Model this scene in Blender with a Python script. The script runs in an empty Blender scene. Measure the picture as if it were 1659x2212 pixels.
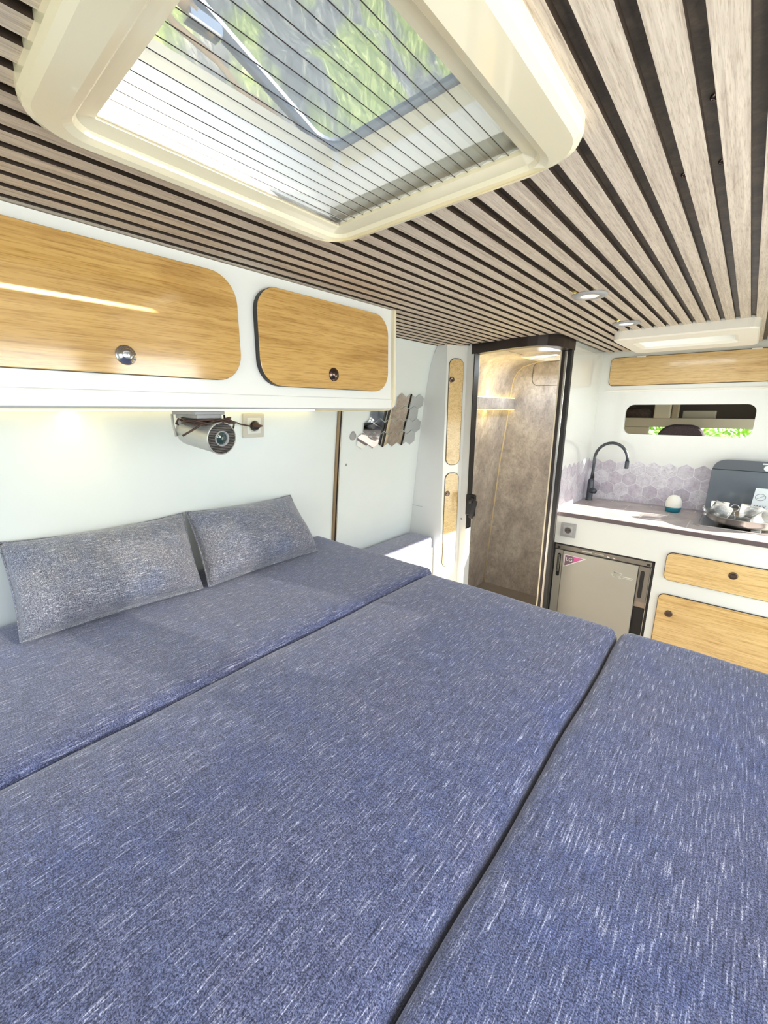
import bpy, bmesh, math, random
from mathutils import Vector, Matrix
random.seed(7)
SC = bpy.context.scene
COL = SC.collection
# All measures below are in units of 0.85 m, relative to the eye of the camera; wp() turns them into metres.
S = 0.85
H = 1.52
def wp(p): return Vector((p[0]*S, p[1]*S, p[2]*S+H))

# ------------------------------------------------------------------ camera
FPX = 900.0
cd = bpy.data.cameras.new('camera'); cam = bpy.data.objects.new('camera', cd); COL.objects.link(cam)
cd.sensor_fit = 'VERTICAL'; cd.sensor_height = 36.0; cd.lens = FPX/2212*36.0
cd.clip_start = 0.01; cd.clip_end = 300
vy = Vector((1622-829.5, -(888-1106), -FPX)).normalized()
vx = -Vector((-254-829.5, -(884-1106), -FPX)); vx = (vx - vx.dot(vy)*vy).normalized()
vz = vx.cross(vy)
R3 = Matrix((vx, vy, vz))
cam.matrix_world = Matrix.Translation((0, 0, H)) @ R3.to_4x4()
SC.camera = cam

# ------------------------------------------------------------------ world, sun, daylight, exposure
SC.view_settings.view_transform = 'Standard'
SC.view_settings.look = 'None'
SC.view_settings.gamma = 1.0
SC.view_settings.use_curve_mapping = False
SC.view_settings.exposure = -1.0
world = bpy.data.worlds.new('daylight_sky'); SC.world = world
world.use_nodes = True
wn = world.node_tree.nodes; wl = world.node_tree.links
bg = wn['Background']
tc = wn.new('ShaderNodeTexCoord'); sx = wn.new('ShaderNodeSeparateXYZ'); cr = wn.new('ShaderNodeValToRGB')
wl.new(tc.outputs['Generated'], sx.inputs[0]); wl.new(sx.outputs['Z'], cr.inputs[0]); wl.new(cr.outputs[0], bg.inputs['Color'])
cr.color_ramp.elements[0].position = 0.0; cr.color_ramp.elements[0].color = (0.95, 0.97, 1.0, 1)
cr.color_ramp.elements[1].position = 0.6; cr.color_ramp.elements[1].color = (0.62, 0.78, 1.0, 1)
bg.inputs['Strength'].default_value = 4.2
SC.cycles.use_denoising = True
SC.cycles.max_bounces = 10
SC.cycles.diffuse_bounces = 6
SC.cycles.transparent_max_bounces = 16
SC.cycles.sample_clamp_indirect = 8
SC.cycles.caustics_reflective = False
SC.cycles.caustics_refractive = False

def lamp(name, kind, loc, energy, color, rot=None, direction=None, **kw):
    l = bpy.data.lights.new(name, kind); l.energy = energy; l.color = color
    for k, v in kw.items(): setattr(l, k, v)
    o = bpy.data.objects.new(name, l); COL.objects.link(o); o.location = wp(loc)
    if direction is not None:
        o.rotation_euler = Vector(direction).to_track_quat('-Z', 'Y').to_euler()
    return o
def area(name, loc, direction, sx_, sy_, energy, color):
    return lamp(name, 'AREA', loc, energy, color, direction=direction, shape='RECTANGLE', size=sx_*S, size_y=sy_*S)
DAY = (0.86, 0.94, 1.0)
WARM = (1.0, 0.72, 0.36)
lamp('sun', 'SUN', (3, 5, 2), 55.0, (1.0, 0.93, 0.80), direction=(-1, -0.25, -0.36), angle=math.radians(0.6))
# daylight entering through the side door and the side windows
area('daylight_side_door', (0.72, 2.95, -0.75), (-1, 0, 0.05), 1.6, 1.15, 17, DAY)
area('daylight_window_front', (0.55, 1.30, 0.03), (-1, 0, 0), 0.56, 0.62, 11, DAY)
area('daylight_window_rear', (0.55, 0.10, 0.03), (-1, 0, 0), 1.46, 0.62, 20, DAY)
area('rear_fill_light', (-0.75, -1.30, -0.35), (0, 1, 0.0), 2.3, 1.5, 20, DAY)  # added fill lamp behind the camera, at an assumed rear opening out of view
area('cab_fill_light', (0.66, 4.45, -0.22), (-1, 0.25, 0.1), 0.8, 0.75, 9, DAY)  # fill lamp added to brighten the cab from its unseen side
area('daylight_windscreen', (-0.22, 5.95, -0.40), (0, -1, 0.3), 1.4, 0.5, 14, DAY)
area('daylight_shower_vent', (-1.325, 3.55, 0.405), (-0.1, -0.3, -1), 0.2, 0.3, 9, DAY)
area('daylight_kitchen_vent', (-0.37, 3.24, 0.395), (0, 0, -1), 0.44, 0.30, 4, DAY)

# ------------------------------------------------------------------ material helpers
def lin(c):
    return tuple(((v/255)/12.92 if v/255 <= 0.04045 else (((v/255)+0.055)/1.055)**2.4) for v in c) + (1,)
def mat(name, col=(0.8, 0.8, 0.8, 1), rough=0.5, metal=0.0, **kw):
    m = bpy.data.materials.new(name); m.use_nodes = True
    b = m.node_tree.nodes['Principled BSDF']
    b.inputs['Base Color'].default_value = col if len(col) == 4 else (*col, 1)
    b.inputs['Roughness'].default_value = rough; b.inputs['Metallic'].default_value = metal
    for k, v in kw.items(): b.inputs[k].default_value = v
    return m
def nodes(m): return m.node_tree.nodes, m.node_tree.links, m.node_tree.nodes['Principled BSDF']
def coords(m, scale, rot=(0, 0, 0)):
    n, l, b = nodes(m)
    t = n.new('ShaderNodeTexCoord'); mp = n.new('ShaderNodeMapping')
    mp.inputs['Scale'].default_value = scale; mp.inputs['Rotation'].default_value = rot
    l.new(t.outputs['Object'], mp.inputs[0]); return mp
def noise(m, src, scale=1.0, detail=4, rough=0.55, dist=0.0):
    n, l, b = nodes(m); x = n.new('ShaderNodeTexNoise')
    x.inputs['Scale'].default_value = scale; x.inputs['Detail'].default_value = detail
    x.inputs['Roughness'].default_value = rough; x.inputs['Distortion'].default_value = dist
    l.new(src.outputs[0], x.inputs['Vector']); return x
def ramp(m, fac, stops):
    n, l, b = nodes(m); r = n.new('ShaderNodeValToRGB'); e = r.color_ramp.elements
    while len(e) < len(stops): e.new(0.5)
    for i, (p, c) in enumerate(stops): e[i].position = p; e[i].color = c if len(c) == 4 else (*c, 1)
    l.new(fac, r.inputs[0]); return r
def mix(m, fac, a, b_, mode='MIX'):
    n, l, b = nodes(m); x = n.new('ShaderNodeMix'); x.data_type = 'RGBA'; x.blend_type = mode
    if hasattr(fac, 'links'): l.new(fac, x.inputs[0])
    else: x.inputs[0].default_value = fac
    for i, v in ((6, a), (7, b_)):
        if hasattr(v, 'links'): l.new(v, x.inputs[i])
        else: x.inputs[i].default_value = v
    return x.outputs[2]
def bump(m, h, strength=0.3, dist=0.002):
    n, l, b = nodes(m); x = n.new('ShaderNodeBump'); x.inputs['Strength'].default_value = strength
    x.inputs['Distance'].default_value = dist; l.new(h, x.inputs['Height']); l.new(x.outputs[0], b.inputs['Normal'])

# ------------------------------------------------------------------ materials
def plain(name, col, rough=0.5, metal=0.0, var=0.04, scale=6, **kw):
    m = mat(name, lin(col), rough, metal, **kw); n, l, b = nodes(m)
    c = lin(col); d = tuple(v*(1-var) for v in c[:3])+(1,)
    r = ramp(m, noise(m, coords(m, (scale,)*3), 1, 3).outputs[0], [(0.35, d), (0.65, c)])
    l.new(r.outputs[0], b.inputs['Base Color']); return m
M_white = plain('white_gloss_laminate', (236, 237, 234), 0.14, var=0.015, **{'Coat Weight': 0.3})
M_wall = plain('white_wall_lining', (230, 237, 238), 0.28, var=0.015)
M_wardside = plain('pale_grey_laminate', (222, 224, 224), 0.3, var=0.02)
M_cream = plain('cream_plastic', (232, 222, 194), 0.22, var=0.02, **{'Coat Weight': 0.3})
M_ivory = plain('ivory_plastic', (248, 244, 236), 0.3, var=0.02)
M_black = plain('black_rubber', (24, 21, 22), 0.45)
M_brown = plain('dark_brown_metal', (52, 42, 40), 0.35, 0.3)
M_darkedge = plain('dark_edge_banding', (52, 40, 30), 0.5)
M_grey = plain('grey_plastic', (158, 158, 160), 0.4)
M_socket = plain('beige_socket_plastic', (200, 196, 184), 0.35)
M_chrome = plain('polished_chrome', (205, 205, 208), 0.12, 1.0)
M_knob = plain('dark_bronze_chrome', (108, 92, 84), 0.18, 1.0)
M_steel = plain('brushed_steel', (205, 202, 198), 0.25, 1.0)
M_mirror = mat('mirror_acrylic', (0.74, 0.75, 0.75, 1), 0.015, 1.0)
M_faucet = plain('grey_faucet_metal', (78, 82, 88), 0.35, 0.6)
M_silver = plain('silver_paint', (188, 188, 184), 0.35, 0.5)
M_teal = plain('teal_plastic', (16, 118, 140), 0.35)
M_lantern = plain('milky_lantern_plastic', (250, 248, 238), 0.4, var=0.01)
M_cable = plain('brown_cable_rubber', (74, 52, 42), 0.5)
M_worktop_edge = plain('dark_worktop_edge', (92, 80, 84), 0.45)
M_floor = plain('grey_vinyl_floor', (140, 130, 120), 0.5, var=0.2)
M_van = plain('white_van_body', (235, 236, 238), 0.3)
M_cabdark = plain('dark_cab_lining', (128, 116, 102), 0.8)
M_cabbeige = plain('beige_cab_plastic', (196, 186, 160), 0.7)
M_paper = plain('white_card', (232, 238, 240), 0.6, var=0.01)
M_ink = plain('dark_ink', (88, 96, 104), 0.7)
M_pink = plain('pink_sticker_print', (214, 92, 158), 0.4)
M_stickerw = plain('white_sticker_print', (245, 236, 240), 0.4)
M_stickerg = plain('grey_sticker_print', (120, 96, 110), 0.4)
M_logo = plain('pale_logo_print', (222, 222, 214), 0.3)
M_tan = plain('tan_tube', (200, 170, 130), 0.4)
M_gasket = plain('grey_seal', (110, 116, 128), 0.4)

def oak_mat(name, ax, light, dark, rough=0.16, gx=9):
    m = mat(name, light, rough, **{'Coat Weight': 0.6, 'Coat IOR': 1.65, 'Coat Roughness': 0.10}); n, l, b = nodes(m)
    sc = [70, 70, 70]; sc[ax] = 1.6
    mp = coords(m, sc); nz = noise(m, mp, 1.0, 6, 0.6, 0.5)
    sc2 = [330, 330, 330]; sc2[ax] = 14
    nz2 = noise(m, coords(m, sc2), 1.0, 3, 0.6, 0.2)
    sc3 = [5, 5, 5]; sc3[ax] = 1.3
    nz3 = noise(m, coords(m, sc3), 1.0, 2, 0.5, 2.2)
    a = ramp(m, nz.outputs[0], [(0.28, dark), (0.5, tuple((dark[i]+light[i]*2)/3 for i in range(3))+(1,)), (0.72, light)])
    fine = ramp(m, nz2.outputs[0], [(0.36, (0.74, 0.68, 0.6, 1)), (0.5, (1, 1, 1, 1))])
    kn = ramp(m, nz3.outputs[0], [(0.30, (0.80, 0.74, 0.66, 1)), (0.42, (1, 1, 1, 1))])
    c = mix(m, 1.0, a.outputs[0], fine.outputs[0], 'MULTIPLY'); c = mix(m, 0.8, c, kn.outputs[0], 'MULTIPLY')
    l.new(c, b.inputs['Base Color']); bump(m, nz2.outputs[0], 0.08, 0.0006); return m
M_oak = oak_mat('golden_oak_laminate', 1, lin((212, 172, 104)), lin((168, 126, 64)))
M_oakz = oak_mat('pale_oak_laminate', 1, lin((232, 204, 150)), lin((206, 168, 108)), 0.3)
M_oakx = oak_mat('pale_oak_laminate_wide', 0, lin((232, 200, 142)), lin((204, 162, 98)), 0.3)

def slat_mat():
    m = mat('grey_wood_slat', lin((196, 184, 170)), 0.55); n, l, b = nodes(m)
    nz = noise(m, coords(m, (150, 4, 150)), 1, 5, 0.7, 0.3); nz2 = noise(m, coords(m, (500, 30, 500)), 1, 3, 0.7)
    a = ramp(m, nz.outputs[0], [(0.3, lin((166, 150, 136))), (0.48, lin((200, 186, 170))), (0.7, lin((222, 208, 192)))])
    f = ramp(m, nz2.outputs[0], [(0.32, (0.72, 0.69, 0.64, 1)), (0.5, (1, 1, 1, 1))])
    l.new(mix(m, 1.0, a.outputs[0], f.outputs[0], 'MULTIPLY'), b.inputs['Base Color']); bump(m, nz.outputs[0], 0.15, 0.0006); return m
M_slat = slat_mat()
def stone_mat(name, c1, c2, c3, scale, rough=0.45, stretch=(1, 1, 1), metal=0.0):
    m = mat(name, c2, rough, metal); n, l, b = nodes(m)
    nz = noise(m, coords(m, tuple(scale*s for s in stretch)), 1, 9, 0.68, 0.5)
    nz2 = noise(m, coords(m, tuple(scale*6*s for s in stretch)), 1, 6, 0.75, 0.9)
    a = ramp(m, nz.outputs[0], [(0.32, c1), (0.5, c2), (0.66, c3)])
    f = ramp(m, nz2.outputs[0], [(0.3, (0.68, 0.66, 0.64, 1)), (0.5, (1, 1, 1, 1)), (0.68, (1.22, 1.2, 1.18, 1))])
    l.new(mix(m, 1.0, a.outputs[0], f.outputs[0], 'MULTIPLY'), b.inputs['Base Color']); return m
M_backing = stone_mat('dark_stone_board', lin((54, 46, 42)), lin((74, 64, 58)), lin((98, 86, 74)), 14, 0.5)
M_marble = stone_mat('grey_brown_stone_lining', lin((160, 152, 148)), lin((190, 182, 176)), lin((214, 208, 200)), 5, 0.3, (1.2, 1.0, 0.85))
M_tileA = stone_mat('pale_lilac_stone_tile', lin((196, 192, 202)), lin((214, 211, 220)), lin((228, 226, 232)), 9, 0.3)
M_tileB = stone_mat('mid_lilac_stone_tile', lin((180, 172, 184)), lin((200, 194, 206)), lin((216, 212, 220)), 9, 0.3)
M_tileC = stone_mat('greyer_lilac_stone_tile', lin((166, 158, 172)), lin((190, 184, 196)), lin((206, 202, 212)), 9, 0.3)
M_grout = plain('pale_grout', (236, 236, 242), 0.5)
def worktop_mat():
    m = mat('worktop_stone_tiles', lin((176, 166, 166)), 0.35); n, l, b = nodes(m)
    nz = noise(m, coords(m, (7, 7, 7)), 1, 7, 0.65)
    a = ramp(m, nz.outputs[0], [(0.35, lin((158, 148, 148))), (0.65, lin((190, 180, 178)))])
    br = n.new('ShaderNodeTexBrick'); mp = coords(m, (2.6, 2.6, 2.6)); l.new(mp.outputs[0], br.inputs['Vector'])
    br.inputs['Mortar Size'].default_value = 0.006; br.inputs['Scale'].default_value = 1.0
    br.inputs['Brick Width'].default_value = 0.62; br.inputs['Row Height'].default_value = 0.62
    l.new(mix(m, br.outputs['Fac'], a.outputs[0], lin((214, 206, 202))), b.inputs['Base Color']); return m
M_worktop = worktop_mat()
def fabric_mat(name, ax, dark, mid, light, k=1.0):
    m = mat(name, mid, 0.95, **{'Sheen Weight': 0.35, 'Sheen Roughness': 0.5, 'Specular IOR Level': 0.15}); n, l, b = nodes(m)
    s1 = [330*k]*3; s1[ax] = 22*k
    s2 = [60*k]*3; s2[ax] = 380*k
    n1 = noise(m, coords(m, s1), 1, 3, 0.7); n2 = noise(m, coords(m, s2), 1, 3, 0.7)
    n3 = noise(m, coords(m, (520*k, 520*k, 520*k)), 1, 2, 0.7); n4 = noise(m, coords(m, (5, 5, 5)), 1, 7, 0.74)
    a = ramp(m, n1.outputs[0], [(0.26, dark), (0.46, mid), (0.56, mid), (0.70, light)])
    c = ramp(m, n2.outputs[0], [(0.28, (0.58, 0.58, 0.64, 1)), (0.48, (1, 1, 1, 1)), (0.58, (1, 1, 1, 1)), (0.75, (1.45, 1.43, 1.4, 1))])
    d = ramp(m, n3.outputs[0], [(0.36, (0.28, 0.29, 0.34, 1)), (0.5, (0.95, 0.95, 0.95, 1)), (0.64, (1.85, 1.83, 1.77, 1))])
    e = ramp(m, n4.outputs[0], [(0.30, (0.82, 0.89, 1.08, 1)), (0.5, (1.0, 1.0, 1.0, 1)), (0.70, (1.16, 1.07, 1.0, 1))])
    x = mix(m, 1.0, a.outputs[0], c.outputs[0], 'MULTIPLY'); x = mix(m, 1.0, x, d.outputs[0], 'MULTIPLY'); x = mix(m, 1.0, x, e.outputs[0], 'MULTIPLY')
    l.new(x, b.inputs['Base Color']); bump(m, n3.outputs[0], 0.5, 0.0006); return m
FD, FM, FL = lin((46, 50, 72)), lin((88, 96, 132)), lin((172, 177, 206))
M_fabric = fabric_mat('blue_grey_woven_fabric', 1, FD, FM, FL)
M_fabric_p = fabric_mat('grey_melange_pillow_fabric', 1, lin((64, 67, 80)), lin((120, 124, 140)), lin((196, 198, 208)))
M_fabric_l = fabric_mat('light_grey_woven_fabric', 1, lin((86, 90, 110)), lin((136, 140, 164)), lin((190, 194, 214)))

def thin_glass(name, tint, gloss=0.12, diffuse=0.0, rough=0.02):
    m = bpy.data.materials.new(name); m.use_nodes = True; n = m.node_tree.nodes; l = m.node_tree.links
    n.remove(n['Principled BSDF']); out = n['Material Output']
    t = n.new('ShaderNodeBsdfTransparent'); t.inputs[0].default_value = tint
    g = n.new('ShaderNodeBsdfGlossy'); g.inputs['Roughness'].default_value = rough
    fr = n.new('ShaderNodeLayerWeight'); fr.inputs['Blend'].default_value = gloss
    mx = n.new('ShaderNodeMixShader'); l.new(fr.outputs['Fresnel'], mx.inputs[0]); l.new(t.outputs[0], mx.inputs[1]); l.new(g.outputs[0], mx.inputs[2])
    last = mx
    if diffuse:
        d = n.new('ShaderNodeBsdfTranslucent'); d.inputs[0].default_value = (0.9, 0.9, 0.88, 1)
        d2 = n.new('ShaderNodeBsdfDiffuse'); d2.inputs[0].default_value = (0.85, 0.85, 0.82, 1)
        m2 = n.new('ShaderNodeMixShader'); m2.inputs[0].default_value = 0.4; l.new(d.outputs[0], m2.inputs[1]); l.new(d2.outputs[0], m2.inputs[2])
        m3 = n.new('ShaderNodeMixShader'); m3.inputs[0].default_value = diffuse
        l.new(mx.outputs[0], m3.inputs[1]); l.new(m2.outputs[0], m3.inputs[2]); last = m3
    l.new(last.outputs[0], out.inputs[0]); return m
M_glass = thin_glass('clear_pane', (0.93, 0.95, 0.96, 1))
M_lidglass = thin_glass('tinted_acrylic_lid', (0.80, 0.83, 0.86, 1), 0.12)
M_net = thin_glass('pleated_insect_net', (0.96, 0.96, 0.95, 1), 0.02, 0.30, 0.5)
M_milk = thin_glass('milky_acrylic', (0.9, 0.9, 0.88, 1), 0.1, 0.75)
M_cup = thin_glass('clear_drinking_glass', (0.93, 0.95, 0.97, 1), 0.3, 0.14)
def smoked():
    m = mat('smoked_glass_lid', lin((116, 124, 132)), 0.06); n, l, b = nodes(m)
    b.inputs['Alpha'].default_value = 0.82; return m
M_smoke = smoked()
def emis(name, col, st):
    m = mat(name, col); b = m.node_tree.nodes['Principled BSDF']
    b.inputs['Emission Color'].default_value = col; b.inputs['Emission Strength'].default_value = st; return m
M_bulb = emis('warm_lamp_lens', (1.0, 0.80, 0.42, 1), 9.0)
M_led = emis('warm_led_strip', (1.0, 0.78, 0.30, 1), 6.0)
def hill_mat():
    m = mat('grass_and_rock', (0.1, 0.1, 0.1, 1), 0.9); n, l, b = nodes(m)
    big = noise(m, coords(m, (0.5, 0.5, 0.35)), 1, 4, 0.6, 0.5); fine = noise(m, coords(m, (7, 7, 2.2)), 1, 6, 0.8, 0.8)
    g = ramp(m, fine.outputs[0], [(0.3, lin((36, 48, 18))), (0.5, lin((74, 88, 38))), (0.7, lin((134, 138, 92)))])
    r = ramp(m, fine.outputs[0], [(0.3, lin((26, 29, 34))), (0.52, lin((56, 60, 64))), (0.72, lin((112, 112, 104)))])
    f = ramp(m, big.outputs[0], [(0.46, (0, 0, 0, 1)), (0.56, (1, 1, 1, 1))])
    l.new(mix(m, f.outputs[0], r.outputs[0], g.outputs[0]), b.inputs['Base Color']); bump(m, fine.outputs[0], 0.6, 0.1); return m
M_hill = hill_mat()
def leaf_mat():
    m = mat('bright_leaves', (0.2, 0.5, 0.1, 1), 0.7); n, l, b = nodes(m)
    nz = noise(m, coords(m, (5, 5, 5)), 1, 6, 0.8)
    r = ramp(m, nz.outputs[0], [(0.3, lin((96, 140, 48))), (0.5, lin((170, 212, 96))), (0.68, lin((236, 244, 206)))])
    l.new(r.outputs[0], b.inputs['Base Color']); return m
M_leaf = leaf_mat()

# ------------------------------------------------------------------ mesh builder
class MB:
    def __init__(self): self.bm = bmesh.new(); self.mi = 0
    def _new(self, fn):
        n0 = len(self.bm.faces); fn(); self.bm.faces.ensure_lookup_table()
        for f in self.bm.faces[n0:]: f.material_index = self.mi
    def box(self, x0, x1, y0, y1, z0, z1, bev=0.0, seg=2, rot=None):
        b2 = bmesh.new(); bmesh.ops.create_cube(b2, size=1)
        c = Vector(((x0+x1)/2, (y0+y1)/2, (z0+z1)/2))
        for v in b2.verts: v.co = Vector((v.co.x*(x1-x0), v.co.y*(y1-y0), v.co.z*(z1-z0)))
        if bev: bmesh.ops.bevel(b2, geom=b2.edges[:], offset=bev, segments=seg, profile=0.5, affect='EDGES')
        for v in b2.verts: v.co = (rot @ v.co if rot else v.co)+c
        self.add(b2); return self
    def add(self, b2):
        mp = {}
        for v in b2.verts: mp[v] = self.bm.verts.new(v.co)
        for f in b2.faces:
            try: nf = self.bm.faces.new([mp[v] for v in f.verts]); nf.material_index = self.mi
            except ValueError: pass
        b2.free()
    def prism(self, pts, o, U, V, depth, bev=0.0, seg=2):
        """2D outline pts in the plane (U,V) at o, extruded along U x V * depth"""
        o, U, V = Vector(o), Vector(U), Vector(V); N = U.cross(V).normalized()
        b2 = bmesh.new(); vs = [b2.verts.new(o+U*a+V*b) for a, b in pts]; f = b2.faces.new(vs)
        r = bmesh.ops.extrude_face_region(b2, geom=[f])
        ev = [e for e in r['geom'] if isinstance(e, bmesh.types.BMVert)]
        for v in ev: v.co += N*depth
        if bev:
            cap = [e for e in b2.edges if e.verts[0] in ev and e.verts[1] in ev]
            bmesh.ops.bevel(b2, geom=cap, offset=bev, segments=seg, profile=0.5, affect='EDGES')
        bmesh.ops.recalc_face_normals(b2, faces=b2.faces); self.add(b2); return self
    def ring(self, outer, inner, o, U, V, depth):
        """frame between two outlines with the same number of points"""
        o, U, V = Vector(o), Vector(U), Vector(V); N = U.cross(V).normalized()*depth
        P = lambda p: o+U*p[0]+V*p[1]; n = len(outer); bm = self.bm
        a = [bm.verts.new(P(p)) for p in outer]; b = [bm.verts.new(P(p)) for p in inner]
        c = [bm.verts.new(P(p)+N) for p in outer]; d = [bm.verts.new(P(p)+N) for p in inner]
        for i in range(n):
            j = (i+1) % n
            for q in ((a[i], a[j], b[j], b[i]), (c[j], c[i], d[i], d[j]), (a[j], a[i], c[i], c[j]), (b[i], b[j], d[j], d[i])):
                bm.faces.new(q).material_index = self.mi
        return self
    def tube(self, path, r, seg=10, caps=True, closed=False):
        path = [Vector(p) for p in path]; n = len(path); rs = r if isinstance(r, (list, tuple)) else [r]*n; rings = []; ref = None
        for i, p in enumerate(path):
            t = (path[min(i+1, n-1)]-path[max(i-1, 0)]).normalized()
            if ref is None: ref = Vector((0, 0, 1)) if abs(t.z) < 0.9 else Vector((1, 0, 0))
            u = (ref-ref.dot(t)*t).normalized(); ref = u; v = t.cross(u)
            rings.append([self.bm.verts.new(p+(u*math.cos(a)+v*math.sin(a))*rs[i]) for a in [k*2*math.pi/seg for k in range(seg)]])
        for i in range(n-1):
            for k in range(seg):
                f = self.bm.faces.new((rings[i][k], rings[i][(k+1) % seg], rings[i+1][(k+1) % seg], rings[i+1][k])); f.material_index = self.mi; f.smooth = True
        if caps:
            for q in (rings[0][::-1], rings[-1]): self.bm.faces.new(q).material_index = self.mi
        return self
    def lathe(self, prof, c, axis=(0, 0, 1), seg=32, smooth=True):
        """profile [(r,h)] turned about axis through c"""
        c = Vector(c); ax = Vector(axis).normalized(); q = Vector((0, 0, 1)).rotation_difference(ax); rings = []
        for r, h in prof:
            if r < 1e-6: rings.append([self.bm.verts.new(c+ax*h)])
            else: rings.append([self.bm.verts.new(c+q @ Vector((r*math.cos(a), r*math.sin(a), h))) for a in [k*2*math.pi/seg for k in range(seg)]])
        for i in range(len(rings)-1):
            A, B = rings[i], rings[i+1]
            for k in range(seg):
                j = (k+1) % seg
                if len(A) == 1 and len(B) == 1: continue
                q4 = (A[0], B[j], B[k]) if len(A) == 1 else (A[k], A[j], B[0]) if len(B) == 1 else (A[k], A[j], B[j], B[k])
                f = self.bm.faces.new(q4); f.material_index = self.mi; f.smooth = smooth
        return self
    def strip(self, prof, y0, y1, axis='y', smooth=True):
        """open profile [(x,z)] extruded along y"""
        a = [self.bm.verts.new((x, y0, z)) for x, z in prof]; b = [self.bm.verts.new((x, y1, z)) for x, z in prof]
        for i in range(len(prof)-1):
            f = self.bm.faces.new((a[i], a[i+1], b[i+1], b[i])); f.material_index = self.mi; f.smooth = smooth
        return self
    def quad(self, *pts):
        f = self.bm.faces.new([self.bm.verts.new(p) for p in pts]); f.material_index = self.mi; return self
    def build(self, name, mats, parent=None, smooth=None, recalc=True, origin=None):
        if recalc: bmesh.ops.recalc_face_normals(self.bm, faces=self.bm.faces)
        if origin is None:
            if parent is not None: off = Vector(parent['_o'])
            else:
                vs = [v.co for v in self.bm.verts]
                off = Vector(((min(v.x for v in vs)+max(v.x for v in vs))/2, (min(v.y for v in vs)+max(v.y for v in vs))/2, min(v.z for v in vs)))
        else: off = Vector(origin)
        for v in self.bm.verts: v.co = (v.co-off)*S
        me = bpy.data.meshes.new(name); self.bm.to_mesh(me); self.bm.free()
        for m in (mats if isinstance(mats, (list, tuple)) else [mats]): me.materials.append(m)
        if smooth is not None:
            for p in me.polygons: p.use_smooth = smooth
        o = bpy.data.objects.new(name, me); COL.objects.link(o)
        if parent is not None: o.parent = parent; o['_o'] = tuple(off)
        else: o.location = wp(off); o['_o'] = tuple(off)
        return o
def tag(o, label=None, cat=None, group=None, kind=None):
    if label: o['label'] = label
    if cat: o['category'] = cat
    if group: o['group'] = group
    if kind: o['kind'] = kind
    return o
def thing(name, loc, label, cat, group=None):
    o = bpy.data.objects.new(name, None); COL.objects.link(o); o.location = wp(loc); o['_o'] = tuple(loc)
    o.empty_display_size = 0.05
    return tag(o, label, cat, group)
def struct(o): o['kind'] = 'structure'; return o
def rr(x0, x1, y0, y1, r, seg=6):
    if not isinstance(r, (list, tuple)): r = [r]*4
    pts = []
    for (cx_, cy_, a0, q) in ((x1-r[0], y1-r[0], 0, r[0]), (x0+r[1], y1-r[1], 90, r[1]), (x0+r[2], y0+r[2], 180, r[2]), (x1-r[3], y0+r[3], 270, r[3])):
        for k in range(seg+1):
            a = math.radians(a0+90*k/seg); pts.append((cx_+q*math.cos(a), cy_+q*math.sin(a)))
    return pts
def text_mesh(txt, size, name, mt, parent, loc, ux, uy, extrude=0.0006, shear=0.0):
    """lettering standing on the plane (ux, uy) with its left foot at loc"""
    c = bpy.data.curves.new(name, 'FONT'); c.body = txt; c.size = size*S; c.extrude = extrude; c.shear = shear
    t = bpy.data.objects.new('tmp_text', c); COL.objects.link(t)
    dg = bpy.context.evaluated_depsgraph_get(); dg.update()
    me = bpy.data.meshes.new_from_object(t.evaluated_get(dg)); bpy.data.objects.remove(t); bpy.data.curves.remove(c)
    ux, uy = Vector(ux).normalized(), Vector(uy).normalized(); uz = ux.cross(uy)
    rot = Matrix((ux, uy, uz)).transposed()
    off = (Vector(loc)-Vector(parent['_o']))*S
    for v in me.vertices: v.co = rot @ v.co+off
    me.materials.clear(); me.materials.append(mt); me.name = name
    o = bpy.data.objects.new(name, me); COL.objects.link(o); o.parent = parent; return o

# ================================================================== THE VAN SHELL
ZC = 0.45            # underside of the ceiling slats
ZF = -1.79           # floor
WALLP = [(-2.03, -1.79), (-2.01, -1.0), (-1.988, -0.79), (-1.96, -0.5), (-1.925, -0.18), (-1.895, 0.05), (-1.872, 0.18), (-1.845, 0.32), (-1.81, 0.42), (-1.76, 0.49)]
def wallx(z):
    for (xa, za), (xb, zb) in zip(WALLP, WALLP[1:]):
        if za <= z <= zb: return xa+(xb-xa)*(z-za)/(zb-za)
    return WALLP[0][0] if z < ZF else WALLP[-1][0]
def slab(prof, y0, y1, t):
    m = MB(); out = [(x-t, z) for x, z in prof]
    m.prism([(z, x) for x, z in prof]+[(z, x) for x, z in out[::-1]], (0, y0, 0), (0, 0, 1), (1, 0, 0), y1-y0); return m
struct(slab(WALLP, -1.35, 3.90, 0.06).build('wall_left', M_wall))
struct(MB().box(-2.1, 0.65, -1.35, 6.6, ZF-0.05, ZF).build('floor', M_floor))
# ceiling: dark stone board with three roof openings, slats beneath it
holes = [(-0.87, -0.365, 0.285, 0.835), (-0.61, -0.135, 3.06, 3.42), (-1.44, -1.21, 3.44, 3.80)]
def cut_rects(x0, x1, y0, y1, hs):
    xs = sorted({x0, x1}|{h[i] for h in hs for i in (0, 1)}); ys = sorted({y0, y1}|{h[i] for h in hs for i in (2, 3)}); r = []
    for a, b in zip(xs, xs[1:]):
        for c, d in zip(ys, ys[1:]):
            mx_, my_ = (a+b)/2, (c+d)/2
            if not any(h[0] < mx_ < h[1] and h[2] < my_ < h[3] for h in hs): r.append((a, b, c, d))
    return r
m = MB()
for a, b, c, d in cut_rects(-1.86, 0.62, -1.35, 3.95, holes): m.box(a, b, c, d, ZC+0.0115, ZC+0.05)
ceil = struct(m.build('ceiling', M_backing, recalc=True))
m = MB(); k = 0
frames = [(-0.895, -0.300, 0.245, 0.835), (-0.66, -0.05, 2.90, 3.56)]
x = -0.0915+0.059*11
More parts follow.
